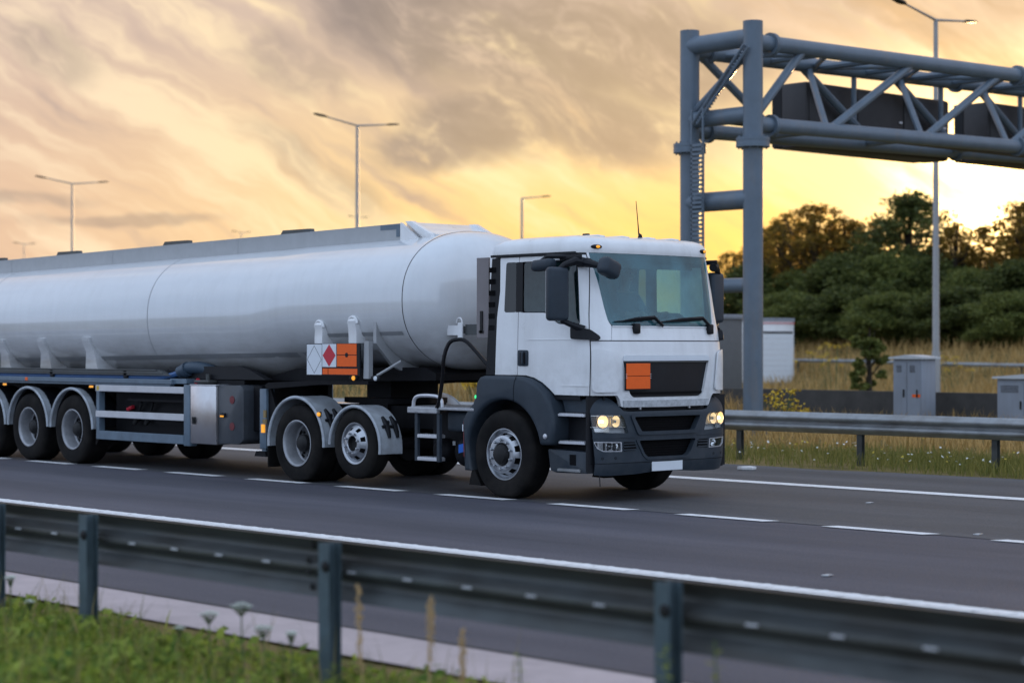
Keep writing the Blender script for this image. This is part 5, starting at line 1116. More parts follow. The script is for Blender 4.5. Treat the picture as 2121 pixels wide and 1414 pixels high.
for sg in (-1, 1):
    yo, yi, yj = sg*1.245, sg*.80, sg*.90
    g1 = guard(T, -3.97, .505, .612, -3, 185, yo, yi, M['fender']); g2 = guard(T, -2.74, .50, .525, -8, 178, yo, yj, M['fender'])
    for gcx, gcz, gr_, aa, o_ in ((-2.74, .50, .527, 30, g2), (-3.97, .505, .614, 30, g1)):
        for yy in (1.10, .97):
            bm = BM(); up_ = [(gcx+(gr_+.004)*math.cos(R(aa+d_)), sg*yy, gcz+(gr_+.004)*math.sin(R(aa+d_))) for d_ in (-16, -8, 0, 8, 16)]; tube(bm, up_, [.024, .034, .042, .036, .022], 6)
            tube(bm, [(up_[2][0], sg*(yy+.075), up_[2][2]), up_[2], (up_[3][0], sg*(yy-.06), up_[3][2])], [.02, .034, .02], 6); build(bm, 'mudguard_clip', M['black'], o_)
    bm = BM(); box(bm, -3.47, -3.43, min(sg*1.262, sg*1.235), max(sg*1.262, sg*1.235), .86, .93, .008); o = build(bm, 'side_marker', M['black'], g1); bm = BM(); p0 = (-3.45, sg*1.27, .895); lathe(bm, [(.026, -.01), (.026, .012), (.018, .02), (0, .021)], p0, (0, sg, 0), 12); build(bm, 'marker_lens', M['amber'], o)
    bm = BM(); prism(bm, [(-4.60, .50), (-4.585, .50), (-4.585, .17), (-4.60, .17)], 'xz', sg*1.24, sg*.62); build(bm, 'mud_flap', M['rubber'], g1)
# catwalk, ladder, hoop
bm = BM(); box(bm, -1.66, -.50, -1.24, -.50, 1.0, 1.035, .008); box(bm, -1.69, -1.14, -1.265, -1.20, .955, 1.03, .012)
for k in range(22): box(bm, -1.64+k*.052, -1.615+k*.052, -1.235, -.52, 1.035, 1.042)
cw = build(bm, 'catwalk', M['checker'], T, 0)
bm = BM(); tube(bm, curve([(-1.62, -1.22, 1.03), (-1.60, -1.22, 1.12), (-1.50, -1.22, 1.165), (-1.2, -1.22, 1.165), (-1.10, -1.22, 1.12), (-1.08, -1.22, 1.03)], 4), .022, 8); build(bm, 'grab_hoop', M['alu'], cw)
bm = BM(); tube(bm, curve([(-1.18, -1.24, 1.0), (-1.12, -1.24, 1.10), (-1.05, -1.24, 1.40), (-1.03, -1.24, 1.62), (-.98, -1.2, 1.80), (-.88, -1.15, 1.845), (-.76, -1.12, 1.82), (-.55, -1.1, 1.66), (-.33, -1.1, 1.49)], 5), .024, 8); build(bm, 'black_hose', M['blackgloss'], T)
for x in (-1.57, -1.16):
    bm = BM(); box(bm, x, x+.05, -1.24, -1.20, .38, .955); build(bm, 'ladder_stile', M['plast'], cw)
for z in (.66, .385):
    bm = BM(); box(bm, -1.519, -1.161, -1.25, -1.10, z, z+.04, .006, 1)
    for k in range(8): box(bm, -1.50+k*.042, -1.48+k*.042, -1.245, -1.105, z+.04, z+.047)
    build(bm, 'ladder_tread', M['alu'], cw, 0)
def tank_cyl(x, z, r, y0, y1, m, name):
    bm = BM(); n_ = 8; pr = [(r*math.sin(math.pi/2*k/n_), -.10*(math.cos(math.pi/2*k/n_))) for k in range(n_+1)]; L = abs(y1-y0); pr2 = [(a, L+.0-b) for a, b in pr[::-1]]
    lathe(bm, pr+pr2, (x, y0, z), (0, 1, 0), 28); bmesh.ops.recalc_face_normals(bm, faces=bm.faces[:]); return build(bm, name, m, T, 40)
a1 = tank_cyl(-1.34, .50, .15, -.98, -.45, M['chassis'], 'air_tank'); a2 = tank_cyl(-.88, .50, .17, -1.02, -.4, M['chassis'], 'air_tank')
bm = BM(); box(bm, -.90, -.80, -1.121, -1.118, .50, .60); 
for v in bm.verts: v.co.z += (v.co.x+.85)*.2
build(bm, 'blue_sticker', mat('sticker_blue', (.01, .12, .5), .5), a2)
bm = BM(); box(bm, -1.01, -.96, -1.119, -1.115, .58, .63); build(bm, 'grey_sticker', M['galv'], a2)
bm = BM(); box(bm, -1.15, -.62, -1.10, -.48, .74, .985, .05, 3); build(bm, 'battery_box', M['plast'], T)
bm = BM(); box(bm, -1.62, -.55, -.9, -.46, .42, .97); build(bm, 'chassis_box', M['chassis'], T)
bm = BM(); box(bm, -.735, -.62, -1.20, -.95, .45, .90, .02); o = build(bm, 'extinguisher_box', M['darkred'], T); bm = BM(); box(bm, -.70, -.655, -1.204, -1.2005, .52, .58); box(bm, -.735, -.72, -1.206, -1.2005, .76, .84); build(bm, 'box_latch', M['plate'], o)
bm = BM(); lathe(bm, [(.022, 0), (.022, .01), (0, .014)], (-.475, -1.22, 1.17), (-.3, -.95, 0), 12); build(bm, 'green_lamp', M['green'], T, 40)
bm = BM(); box(bm, -.66, -.53, -1.0, -.9, 1.05, 1.22, .01); build(bm, 'reservoir', M['plate'], T)
# suzi coils and clutter behind the cab
bm = BM()
for k in range(3):
    cz_, cy_ = 1.28, -.35+.3*k; tube(bm, [(-.45-.9*t+.0, cy_+.035*math.cos(60*t), cz_-.25*math.sin(math.pi*t)+.035*math.sin(60*t)) for t in np.linspace(0, 1, 110)], .010, 5)
build(bm, 'coiled_air_lines', M['black'], T)
bm = BM(); box(bm, -1.0, -.35, -.45, .45, 1.15, 1.25); tube(bm, [(-.9, -.6, 1.14), (-.9, .6, 1.14)], .05, 8); tube(bm, [(-.5, -.7, 1.10), (-.5, .7, 1.10)], .05, 8); build(bm, 'gearbox_cover', M['chassis'], T)
# exhaust / wind panel behind the near flank of the cab
bm = BM(); box(bm, -.645, -.43, -1.06, -1.035, 1.86, 2.81, .004, 1); wp = build(bm, 'rear_wind_panel', mat('wind_panel', (.20, .18, .185), .5, var=.1), T)
bm = BM(); box(bm, -.57, -.53, -1.075, -1.0605, 1.92, 2.18); box(bm, -.59, -.52, -1.075, -1.0605, 1.92, 1.95); build(bm, 'panel_latch', M['hub'], wp)
for sg in (-1, 1):
    bm = BM(); box(bm, -.50, -.30, sg*.9-.03, sg*.9+.03, 1.15, 1.35); build(bm, 'cab_mount', M['chassis'], T)

# ---- driver at the wheel
DR = thing('person', (.20, .55, 1.88), 'driver in a dark shirt sitting at the steering wheel behind the windscreen', 'person')
def skinned(name, pts, edges, rad, m, parent, lv=2):
    me = bpy.data.meshes.new(name); me.from_pydata([Vector(p) for p in pts], edges, []); o = bpy.data.objects.new(name, me); link(o, parent)
    s = o.modifiers.new('skin', 'SKIN'); s.use_smooth_shade = True; u = o.modifiers.new('sub', 'SUBSURF'); u.levels = u.render_levels = lv
    for v, r_ in zip(me.skin_vertices[0].data, rad): v.radius = r_ if isinstance(r_, tuple) else (r_, r_)
    me.skin_vertices[0].data[0].use_root = True; me.materials.append(m); return o
SKN = mat('skin', (.42, .25, .18), .55, var=.08); SHIRT = mat('dark_shirt', (.035, .04, .06), .85, var=.2)
y = .55
body_pts = [(.22, y, 1.93), (.19, y, 2.10), (.20, y, 2.30), (.23, y, 2.42), (.25, y, 2.50), (.27, y, 2.56), (.28, y, 2.63), (.27, y, 2.69)]
bd = skinned('body', body_pts+[(.21, y-.19, 2.38), (.33, y-.25, 2.16), (.56, y-.20, 2.13), (.66, y-.17, 2.15), (.21, y+.19, 2.38), (.33, y+.25, 2.16), (.56, y+.20, 2.13), (.66, y+.17, 2.15), (.40, y-.11, 1.95), (.66, y-.13, 1.95), (.74, y-.13, 1.52), (.86, y-.13, 1.44), (.40, y+.11, 1.95), (.66, y+.13, 1.95), (.74, y+.13, 1.52), (.86, y+.13, 1.44)],
 [(0, 1), (1, 2), (2, 3), (3, 4), (4, 5), (5, 6), (6, 7), (2, 8), (8, 9), (9, 10), (10, 11), (2, 12), (12, 13), (13, 14), (14, 15), (0, 16), (16, 17), (17, 18), (18, 19), (0, 20), (20, 21), (21, 22), (22, 23)],
 [(.17, .13), (.16, .12), (.17, .12), .06, .055, .075, .092, .06, .062, .048, .036, .035, .062, .048, .036, .035, .085, .075, .052, .05, .085, .075, .052, .05], SKN, DR)
skinned('shirt', body_pts[:3]+[(.215, y, 2.385), (.21, y-.19, 2.38), (.33, y-.25, 2.16), (.50, y-.215, 2.135), (.21, y+.19, 2.38), (.33, y+.25, 2.16), (.50, y+.215, 2.135)], [(0, 1), (1, 2), (2, 3), (2, 4), (4, 5), (5, 6), (2, 7), (7, 8), (8, 9)], [(.19, .15), (.18, .14), (.19, .14), .075, .076, .060, .048, .076, .060, .048], SHIRT, bd)
skinned('trousers', [(.22, y, 1.94), (.40, y-.11, 1.95), (.66, y-.13, 1.95), (.74, y-.13, 1.55), (.40, y+.11, 1.95), (.66, y+.13, 1.95), (.74, y+.13, 1.55)], [(0, 1), (1, 2), (2, 3), (0, 4), (4, 5), (5, 6)], [(.19, .14), .10, .088, .064, .10, .088, .064], SHIRT, bd)
skinned('hair', [(.235, y, 2.60), (.235, y, 2.67), (.26, y, 2.725)], [(0, 1), (1, 2)], [(.09, .075), (.095, .08), .06], mat('hair', (.03, .02, .015), .8), bd)
for sg in (-1, 1):          # hands closed round the rim
    W0 = Vector((.66, y+sg*.17, 2.15)); P_ = [tuple(W0), tuple(W0+Vector((.05, sg*.02, .01)))]; E_ = [(0, 1)]; Rr_ = [.03, (.042, .022)]
    for k in range(4):
        b0 = W0+Vector((.075, sg*(.045-.018*k), .02-.012*k)); i0 = len(P_); P_ += [tuple(b0), tuple(b0+Vector((.028, sg*.006, -.012))), tuple(b0+Vector((.026, sg*.006, -.04))), tuple(b0+Vector((.002, 0, -.05)))]; E_ += [(1, i0), (i0, i0+1), (i0+1, i0+2), (i0+2, i0+3)]; Rr_ += [.0095, .009, .0085, .007]
    i0 = len(P_); P_ += [tuple(W0+Vector((.045, -sg*.03, .0))), tuple(W0+Vector((.07, -sg*.045, -.015))), tuple(W0+Vector((.09, -sg*.035, -.03)))]; E_ += [(1, i0), (i0, i0+1), (i0+1, i0+2)]; Rr_ += [.012, .010, .008]
    skinned('hand', P_, E_, Rr_, SKN, bd, 1)
bm = BM()
for sg in (-1, 1):
    vs = bmesh.ops.create_uvsphere(bm, u_segments=8, v_segments=6, radius=.011)['verts']
    for v in vs: v.co += Vector((.362, y+sg*.032, 2.64))
build(bm, 'eyes', M['ink'], bd)
bm = BM(); lathe(bm, [(.004, .03), (.014, .0), (.018, -.02)], (.365, y, 2.605), (.9, 0, -.2), 8); build(bm, 'nose', SKN, bd)
bm = BM(); box(bm, .352, .362, y-.025, y+.025, 2.558, 2.566, .003, 1); build(bm, 'mouth', M['darkred'], bd)

# ================================================================== tank trailer
TR = thing('tank_trailer', (-9.6, 0, 0), 'long white road tanker trailer with placards and three grey wheel guards coupled behind the tractor', 'tank trailer')
X0, X1 = -1.86, -14.6
def tz(x): return 3.215+.0143*(x-X0)                      # top of barrel
def bz(x):
    t = float(ss(np.array(-x), 4.3, 5.2)); return 1.455+.0143*(x-X0)*.3-.20*t
def ring(x, k=1.0, n=56, sh=0):
    zt, zb = tz(x), bz(x); c = (zt+zb)/2; h = (zt-zb)/2*k; w_ = 1.205*k; out = []
    for i in range(n):
        a = 2*math.pi*i/n; ca_, sa_ = math.cos(a), math.sin(a); e = 2/2.25
        out.append(Vector((x+sh, w_*math.copysign(abs(ca_)**e, ca_), c+h*math.copysign(abs(sa_)**e, sa_))))
    return out
def loft(bm, rings, c0=True, c1=True):
    RV = [[bm.verts.new(p) for p in r] for r in rings]; n = len(RV[0])
    for a, b in zip(RV, RV[1:]):
        for i in range(n): bm.faces.new((a[i], a[(i+1) % n], b[(i+1) % n], b[i]))
    for f, r in ((c0, RV[0]), (c1, RV[-1])):
        if f: bm.faces.new(r)
    bmesh.ops.recalc_face_normals(bm, faces=bm.faces[:])
bm = BM(); loft(bm, [ring(x, n=88) for x in [X0, -2.2, -2.6, -3.2, -3.8, -4.2, -4.5, -4.8, -5.1, -5.4, -6, -7, -7.55, -8.4, -9.2, -10, -11, -12, -13, X1]]); barrel = build(bm, 'barrel', M['tank'], TR, 60)
bm = BM(); loft(bm, [ring(X0, math.sqrt(max(0, 1-(t/1.0)**2))**.8*.999 if t < 1 else .02, n=88, sh=.003+.50*t) for t in (0, .12, .25, .38, .5, .62, .74, .84, .92, .97, .995)], False); dome = build(bm, 'front_dome', M['tank'], TR, 60)
bm = BM(); loft(bm, [ring(X1, math.sqrt(max(0, 1-t*t))**.8, n=56, sh=-.003-.45*t) for t in (0, .25, .5, .7, .85, .95, .99)], False); build(bm, 'rear_dome', M['tank'], TR, 60)
def hoop(x, wd, out, m, name):
    bm = BM(); loft(bm, [ring(x-wd/2, 1.0002, 88), ring(x-wd/2, 1+out, 88), ring(x+wd/2, 1+out, 88), ring(x+wd/2, 1.0002, 88)], False, False); return build(bm, name, m, barrel, 30)
hoop(X0+.004, .011, .0015, M['signbox'], 'dome_seam'); hoop(-7.58, .022, .0012, M['tankgrey'], 'weld_seam'); hoop(-12.4, .022, .0012, M['tankgrey'], 'weld_seam')
# grey stripes low on the flank
def band(x0, x1, zoff, hgt, m, name, off=.007):
    for sg in (-1, 1):
        bm = BM(); xs = np.arange(x0, x1-1e-6, -.35).tolist()+[x1] if x1 < x0 else None; rows = []
        for x in xs:
            zt, zb = tz(x), bz(x); c = (zt+zb)/2; h = (zt-zb)/2; row = []
            for q in range(4):
                z = zoff(x)+hgt*q/3; u = max(-1, min(1, (z-c)/h)); y = 1.205*(1-abs(u)**2.25)**(1/2.25)+off; row.append(bm.verts.new((x, sg*y, z)))
            rows.append(row)
        for a, b in zip(rows, rows[1:]):
            for q in range(3): bm.faces.new((a[q], a[q+1], b[q+1], b[q]))
        bmesh.ops.recalc_face_normals(bm, faces=bm.faces[:]); build(bm, name, m, barrel, 60)
stripe = mat('grey_stripe', (.25, .26, .27), .45, var=.1)
band(-1.95, -3.62, lambda x: 1.905+.0143*(x-X0)-.015*(x+1.95)*0, .045, stripe, 'grey_stripe'); band(-3.3, X1+.1, lambda x: 1.66+.0143*(x-X0), .06, stripe, 'grey_stripe')
# top coaming (spill rail) on both edges, sloping front plate
cz = lambda x: 3.328+.0143*(x+2.614)
for sg in (-1, 1):
    bm = BM(); L = []
    for x in (-2.62, -14.4):
        z = cz(x); L.append([bm.verts.new((x, sg*y, zz)) for y, zz in ((.66, z-.32), (.60, z-.21), (.60, z), (.575, z), (.575, z-.21), (.585, z-.33))])
    for i in range(6): bm.faces.new((L[0][i], L[1][i], L[1][(i+1) % 6], L[0][(i+1) % 6]))
    bm.faces.new(L[0]); bm.faces.new(L[1]); bmesh.ops.recalc_face_normals(bm, faces=bm.faces[:]); o = build(bm, 'coaming', M['steelgrey'], TR, 30)
    bm = BM(); box(bm, -2.70, -2.63, min(sg*.604, sg*.601), max(sg*.604, sg*.601), 3.16, 3.32); box(bm, -3.02, -2.701, min(sg*.604, sg*.601), max(sg*.604, sg*.601), 3.255, 3.318); build(bm, 'coaming_bracket', M['bluegrey'], o)
    bm = BM(); prism(bm, [(-2.605, 3.335), (-2.585, 3.335), (-2.22, 3.10), (-2.605, 3.06)], 'xz', sg*.615, sg*.585); build(bm, 'coaming_gusset', M['white'], o)
    for xj in (-6.2, -9.5, -12.6):
        bm = BM(); box(bm, xj-.008, xj+.008, min(sg*.6025, sg*.6005), max(sg*.6025, sg*.6005), cz(xj)-.21, cz(xj)); build(bm, 'coaming_joint', M['tankgrey'], o)
bm = BM()
A = [(-2.59, 3.34), (-2.50, 3.34), (-2.02, 3.17), (-2.04, 3.10), (-2.59, 3.10)]
prism(bm, A, 'xz', -.52, .52); cf = build(bm, 'coaming_front', M['white'], TR, 30)
for sg in (-1, 1):
    bm = BM(); prism(bm, [(-2.56, 3.352), (-2.44, 3.352), (-2.05, 3.175), (-2.02, 3.10), (-2.16, 3.10)], 'xz', sg*.583, sg*.505, .01, 2); build(bm, 'front_rib', M['white'], cf, 30)
bm = BM(); 
for x in np.arange(-3.2, -14.2, -1.2): box(bm, x-.03, x+.03, -.57, .57, cz(x)-.17, cz(x)-.13)
box(bm, -14.3, -2.8, -.3, .3, cz(-8)-.16, cz(-8)-.15)
build(bm, 'walkway', M['steelgrey'], TR, 0)
for x in (-5.3, -8.28, -11.4, -13.8):
    z = tz(x); bm = BM(); lathe(bm, [(.30, -.03), (.30, .10), (.25, .115), (.25, .17), (.0, .20)], (x, .05, z-.02), (0, 0, 1), 24); h = build(bm, 'manhole_cover', M['steelgrey'], TR)
    bm = BM(); prism(bm, [(x-.36, z+.12), (x-.28, z+.21), (x+.34, z+.21), (x+.36, z+.10)], 'xz', -.28, -.20); build(bm, 'cover_guard', M['galvdark'], h)
# side saddle brackets
for sg in (-1, 1):
    for x, zt_, zb_ in ((-9.28, 1.90, 1.40), (-10.62, 1.885, 1.39), (-11.88, 1.87, 1.37), (-13.2, 1.85, 1.35)):
        bm = BM(); L = []
        for z, w0, w1, yo in ((zt_, .10, .10, .035), (zt_-.08, .10, .10, .05), (zt_-.22, .10, .13, .05), (zb_+.1, .11, .20, .04), (zb_, .12, .24, .03)):
            zt, zb = tz(x), bz(x); c = (zt+zb)/2; h = (zt-zb)/2; u = max(-.999, min(.999, (z-c)/h)); y = 1.205*(1-abs(u)**2.25)**(1/2.25)
            L.append([bm.verts.new((x-w0, sg*(y-.05), z)), bm.verts.new((x-w0, sg*max(y+yo, 1.13), z)), bm.verts.new((x+w1, sg*max(y+yo, 1.13), z)), bm.verts.new((x+w1, sg*(y-.05), z))])
        for a, b in zip(L, L[1:]):
            for i in range(4): bm.faces.new((a[i], a[(i+1) % 4], b[(i+1) % 4], b[i]))
        bm.faces.new(L[0]); bm.faces.new(L[-1]); bmesh.ops.recalc_face_normals(bm, faces=bm.faces[:]); build(bm, 'saddle_bracket', M['tank'], TR, 40)
    for x, zt_ in ((-3.55, 2.07), (-2.84, 2.115)):
        def yb(z):
            zt, zb = tz(x), bz(x); c = (zt+zb)/2; h = (zt-zb)/2; u = max(-.999, min(.999, (z-c)/h)); return 1.205*(1-abs(u)**2.25)**(1/2.25)
        bm = BM(); pts = [(zt_, .02), (zt_-.03, .05), (zt_-.10, .06), (zt_-.20, .07), (zt_-.31, .09)]; L = []
        for (z, o_), w_ in zip(pts, (.05, .075, .08, .08, .08)):
            y = max(yb(z)+o_, 1.2 if z < 1.95 else 0); L.append([bm.verts.new((x-w_, sg*(yb(z)-.03), z)), bm.verts.new((x-w_, sg*y, z)), bm.verts.new((x+w_, sg*y, z)), bm.verts.new((x+w_, sg*(yb(z)-.03), z))])
        for a, b in zip(L, L[1:]):
            for i in range(4): bm.faces.new((a[i], a[(i+1) % 4], b[(i+1) % 4], b[i]))
        bm.faces.new(L[0]); bm.faces.new(L[-1]); bmesh.ops.recalc_face_normals(bm, faces=bm.faces[:]); o = build(bm, 'placard_bracket', M['white'], TR, 40)
        bm = BM(); tube(bm, [(x+.09*math.cos(a), sg*(yb(zt_-.04)+.025), zt_-.07+.09*math.sin(a)) for a in np.linspace(.1, math.pi-.1, 9)], .018, 6); build(bm, 'bracket_loop', M['white'], o)
# skid strut, cross frame under the nose
bm = BM(); prism(bm, [(-2.575, 1.36), (-2.47, 1.36), (-2.47, 1.83), (-2.56, 1.83)], 'xz', -1.235, -1.17); tube(bm, [(-2.36, -1.19, 1.40), (-2.12, -1.0, 1.58)], .018, 6); build(bm, 'placard_strut', M['steelgrey'], TR)
bm = BM(); pts = []
for k in range(15):
    y = -1.17+.085*k; u = min(.999, abs(y)/1.205); zz = (tz(-2.4)+bz(-2.4))/2-(tz(-2.4)-bz(-2.4))/2*(1-u**2.25)**(1/2.25); pts.append((y, zz-.004))
L = [(y, z) for y, z in pts]+[(pts[-1][0], 1.375), (-.55, 1.375), (-.90, 1.52), (-1.17, 1.80)]
prism(bm, L, 'yz', -2.46, -2.40); prism(bm, [(-y, z) for y, z in L][::-1], 'yz', -2.46, -2.40); build(bm, 'nose_cradle', M['steelgrey'], TR)
bm = BM(); prism(bm, [(-1.95, 1.50), (-1.75, 1.43), (-1.75, 1.34), (-3.0, 1.32), (-5.2, 1.30), (-5.2, 1.36), (-4.6, 1.47), (-2.2, 1.50)], 'xz', -.75, .75); box(bm, -3.55, -3.05, -.40, .40, 1.095, 1.319); build(bm, 'subframe', M['chassis'], TR)
bm = BM(); prism(bm, [(-2.5, 1.33), (-3.6, 1.325), (-4.62, 1.285), (-4.70, 1.25), (-4.66, 1.20), (-3.6, 1.27), (-2.5, 1.285)], 'xz', -1.22, -1.10); build(bm, 'nose_rail', M['chassis'], TR)
bm = BM(); prism(bm, [(-2.5, 1.33), (-3.6, 1.325), (-4.62, 1.285), (-4.70, 1.25), (-4.66, 1.20), (-3.6, 1.27), (-2.5, 1.285)], 'xz', 1.10, 1.22); build(bm, 'nose_rail', M['chassis'], TR)
for x, mm, nm in ((-2.78, M['amber'], 'amber_marker'), (-2.34, M['plate'], 'white_marker')):
    bm = BM(); box(bm, x-.09, x+.09, -1.245, -1.21, 1.338, 1.395, .02); o = build(bm, nm, M['black'], TR); bm = BM(); lathe(bm, [(.032, 0), (.028, .012), (0, .016)], (x+.02, -1.246, 1.366), (0, -1, 0), 12); build(bm, 'marker_lens', mm, o)
# placard board
bm = BM(); box(bm, -3.70, -2.60, -1.275, -1.255, 1.395, 1.80); pb = build(bm, 'placard_board', M['black'], TR)
def card(x0, x1, z0, z1, m, name='placard', y=-1.2765): bm = BM(); box(bm, x0, x1, y-.002, y, z0, z1); return build(bm, name, m, pb, 0)
card(-3.69, -3.375, 1.402, 1.79, M['plate']); card(-3.365, -3.075, 1.502, 1.795, M['plate'])
card(-3.06, -2.66, 1.66, 1.795, M['orange'], 'hazard_plate'); card(-3.06, -2.66, 1.510, 1.650, M['orange'], 'hazard_plate'); card(-3.36, -3.25, 1.408, 1.483, M['orange'], 'hazard_plate'); card(-3.237, -2.645, 1.408, 1.483, M['orange'], 'hazard_plate')
bm = BM(); cx_, cz_, a, b = -3.5325, 1.596, .148, .175; w_ = .0055
P4 = [(cx_-a, cz_), (cx_, cz_+b), (cx_+a, cz_), (cx_, cz_-b)]
for p, q in zip(P4, P4[1:]+P4[:1]):
    d_ = Vector((q[0]-p[0], q[1]-p[1])).normalized(); n_ = Vector((-d_.y, d_.x))*w_/2; prism(bm, [(p[0]+n_.x, p[1]+n_.y), (q[0]+n_.x, q[1]+n_.y), (q[0]-n_.x, q[1]-n_.y), (p[0]-n_.x, p[1]-n_.y)], 'xz', -1.2795, -1.2788)
build(bm, 'diamond_outline', M['ink'], pb, 0)
bm = BM(); cx_, cz_, a, b = -3.22, 1.648, .135, .142; prism(bm, [(cx_-a, cz_), (cx_, cz_+b), (cx_+a, cz_), (cx_, cz_-b)], 'xz', -1.2800, -1.2788); build(bm, 'red_diamond', M['red'], pb, 0)
bm = BM(); lathe(bm, [(.03, 0), (.03, .004), (0, .005)], (-2.86, -1.2788, 1.655), (0, -1, 0), 10); build(bm, 'plate_catch', M['black'], pb)
# ---- rear half: side beam, tray with hoses, wheels and guards
for sg in (-1, 1):
    yA, yB = sg*1.255, sg*1.16
    bm = BM(); box(bm, -14.6, -6.88, min(yA, yB), max(yA, yB), 1.232, 1.298, .006, 1); box(bm, -14.6, -6.95, min(yA-sg*.03, yB), max(yA-sg*.03, yB), 1.20, 1.231); sbm = build(bm, 'side_beam', M['bluegrey'], TR)
    bm = BM(); box(bm, -7.0, -6.58, min(yA-sg*.05, yB-sg*.1), max(yA-sg*.05, yB-sg*.1), 1.24, 1.31, .006, 1); build(bm, 'beam_end', M['bluegrey'], sbm)
    bm = BM(); prism(bm, [(-14.5, 1.43), (-7.3, 1.43), (-7.0, 1.35), (-14.5, 1.35)], 'xz', sg*1.19, sg*1.13); tube(bm, [(-14.5, sg*1.195, 1.425), (-7.35, sg*1.195, 1.425)], .010, 6); tube(bm, [(-14.5, sg*1.195, 1.385), (-7.2, sg*1.195, 1.385)], .008, 6); build(bm, 'hose_tray', M['galvdark'], TR)
    bm = BM(); tube(bm, [(-14.5, sg*1.12, 1.31), (-7.4, sg*1.12, 1.315), (-7.05, sg*1.13, 1.355), (-6.75, sg*1.12, 1.42)], .042, 8); build(bm, 'blue_hose', M['hose'], TR)
    bm = BM(); tube(bm, curve([(-6.86, sg*1.13, 1.40), (-6.66, sg*1.08, 1.465), (-6.42, sg*1.0, 1.455), (-6.24, sg*.90, 1.38), (-6.10, sg*.78, 1.22), (-6.0, sg*.74, 1.0)], 4), .085, 12); lathe(bm, [(.06, -.05), (.105, -.05), (.105, .03), (.06, .03)], (-6.72, sg*1.10, 1.44), (.85, -.1*sg, .35), 14); build(bm, 'hose_elbow', mat('hose_elbow', (.035, .06, .09), .5) if sg < 0 else bpy.data.materials['hose_elbow'], TR)
    for x in (-12.9, -10.35, -8.25):
        bm = BM(); box(bm, x, x+.10, min(sg*1.19, sg*1.10), max(sg*1.19, sg*1.10), 1.30, 1.42, .01); build(bm, 'hose_clamp', M['black'], TR)
    for x in (-11.62, -9.02, -13.9):
        bm = BM(); box(bm, x-.07, x+.07, min(yA, yA-sg*.03)-.0, max(yA, yA-sg*.03), 1.145, 1.195, .01); o = build(bm, 'side_marker', M['black'], TR); bm = BM(); box(bm, x-.055, x+.055, min(sg*1.262, sg*1.2555), max(sg*1.262, sg*1.2555), 1.155, 1.185, .002, 1); build(bm, 'marker_lens', M['amber'], o)
    bm = BM(); box(bm, -10.98, -10.90, min(sg*1.259, sg*1.2555), max(sg*1.259, sg*1.2555), 1.24, 1.29); build(bm, 'reflector', M['orange'], sbm)
    # side guard frame
    bm = BM(); box(bm, -8.88, -8.80, min(yB, yA), max(yB, yA), .44, 1.199); build(bm, 'guard_upright', M['bluegrey'], TR)
    bm = BM(); box(bm, -6.57, -6.42, min(yB-sg*.03, yA), max(yB-sg*.03, yA), .38, 1.23, .008); build(bm, 'guard_upright', M['bluegrey'], TR)
    for z0_, z1_, mm in ((1.105, 1.198, M['alu']), (.725, .82, M['alu']), (.40, .525, M['bluegrey'])):
        bm = BM(); box(bm, -8.90 if z0_ > .5 else -8.88, -6.571, min(yB+sg*.03, yA+sg*.004), max(yB+sg*.03, yA+sg*.004), z0_, z1_, .006, 1); gb = build(bm, 'guard_rail_bar', mm, TR)
        if z0_ > 1.1: bm = BM(); box(bm, -8.87, -8.80, min(sg*1.2605, sg*1.2595), max(sg*1.2605, sg*1.2595), 1.12, 1.185); build(bm, 'yellow_label', mat('label_yellow', (.6, .42, .08), .6) if sg < 0 else bpy.data.materials['label_yellow'], gb)
    bm = BM(); box(bm, -8.25, -6.58, min(sg*1.12, sg*1.08), max(sg*1.12, sg*1.08), .975, 1.005); box(bm, -7.5, -6.58, min(sg*1.12, sg*1.08), max(sg*1.12, sg*1.08), .665, .70); box(bm, -8.82, -6.58, min(sg*.95, sg*.93), max(sg*.95, sg*.93), .45, 1.15); build(bm, 'guard_inner', M['bluegrey'] if False else M['chassis'], TR)
    for x in (-8.15, -7.85):
        bm = BM(); tube(bm, [(x, sg*1.0, .72), (x-.02, sg*1.05, .63)], [.05, .03], 8); tube(bm, [(x, sg*.98, .80), (x+.14, sg*1.02, .95)], .02, 6); build(bm, 'valve', M['hub'], TR)
    bm = BM(); tube(bm, [(-8.45, sg*.98, .84), (-8.30, sg*.99, .88)], .03, 8); build(bm, 'red_valve_handle', M['red'], TR)
    # stainless cabinet and dark end box with gauges
    bm = BM(); box(bm, -6.415, -5.79, min(sg*1.25, sg*.80), max(sg*1.25, sg*.80), .42, 1.225, .012); cb = build(bm, 'stainless_cabinet', M['stainless'], TR)
    bm = BM(); box(bm, -6.36, -6.28, min(sg*1.262, sg*1.2505), max(sg*1.262, sg*1.2505), .69, .79, .004, 1); box(bm, -6.33, -6.30, min(sg*1.275, sg*1.2625), max(sg*1.275, sg*1.2625), .71, .77); build(bm, 'cabinet_lock', M['hub'], cb)
    bm = BM(); box(bm, -6.42, -5.78, min(sg*1.255, sg*.80), max(sg*1.255, sg*.80), 1.226, 1.24); build(bm, 'cabinet_top', M['alu'], cb)
    bm = BM(); box(bm, -6.40, -6.05, min(sg*1.2, sg*1.0), max(sg*1.2, sg*1.0), 1.26, 1.30, .01); tube(bm, [(-6.2, sg*1.1, 1.3), (-6.2, sg*1.1, 1.38)], .03, 8); build(bm, 'valve_block', M['galvdark'], cb)
    bm = BM(); tube(bm, [(-6.42, sg*1.15, 1.262), (-6.36, sg*1.15, 1.30)], .03, 8); build(bm, 'red_cap', M['red'], cb)
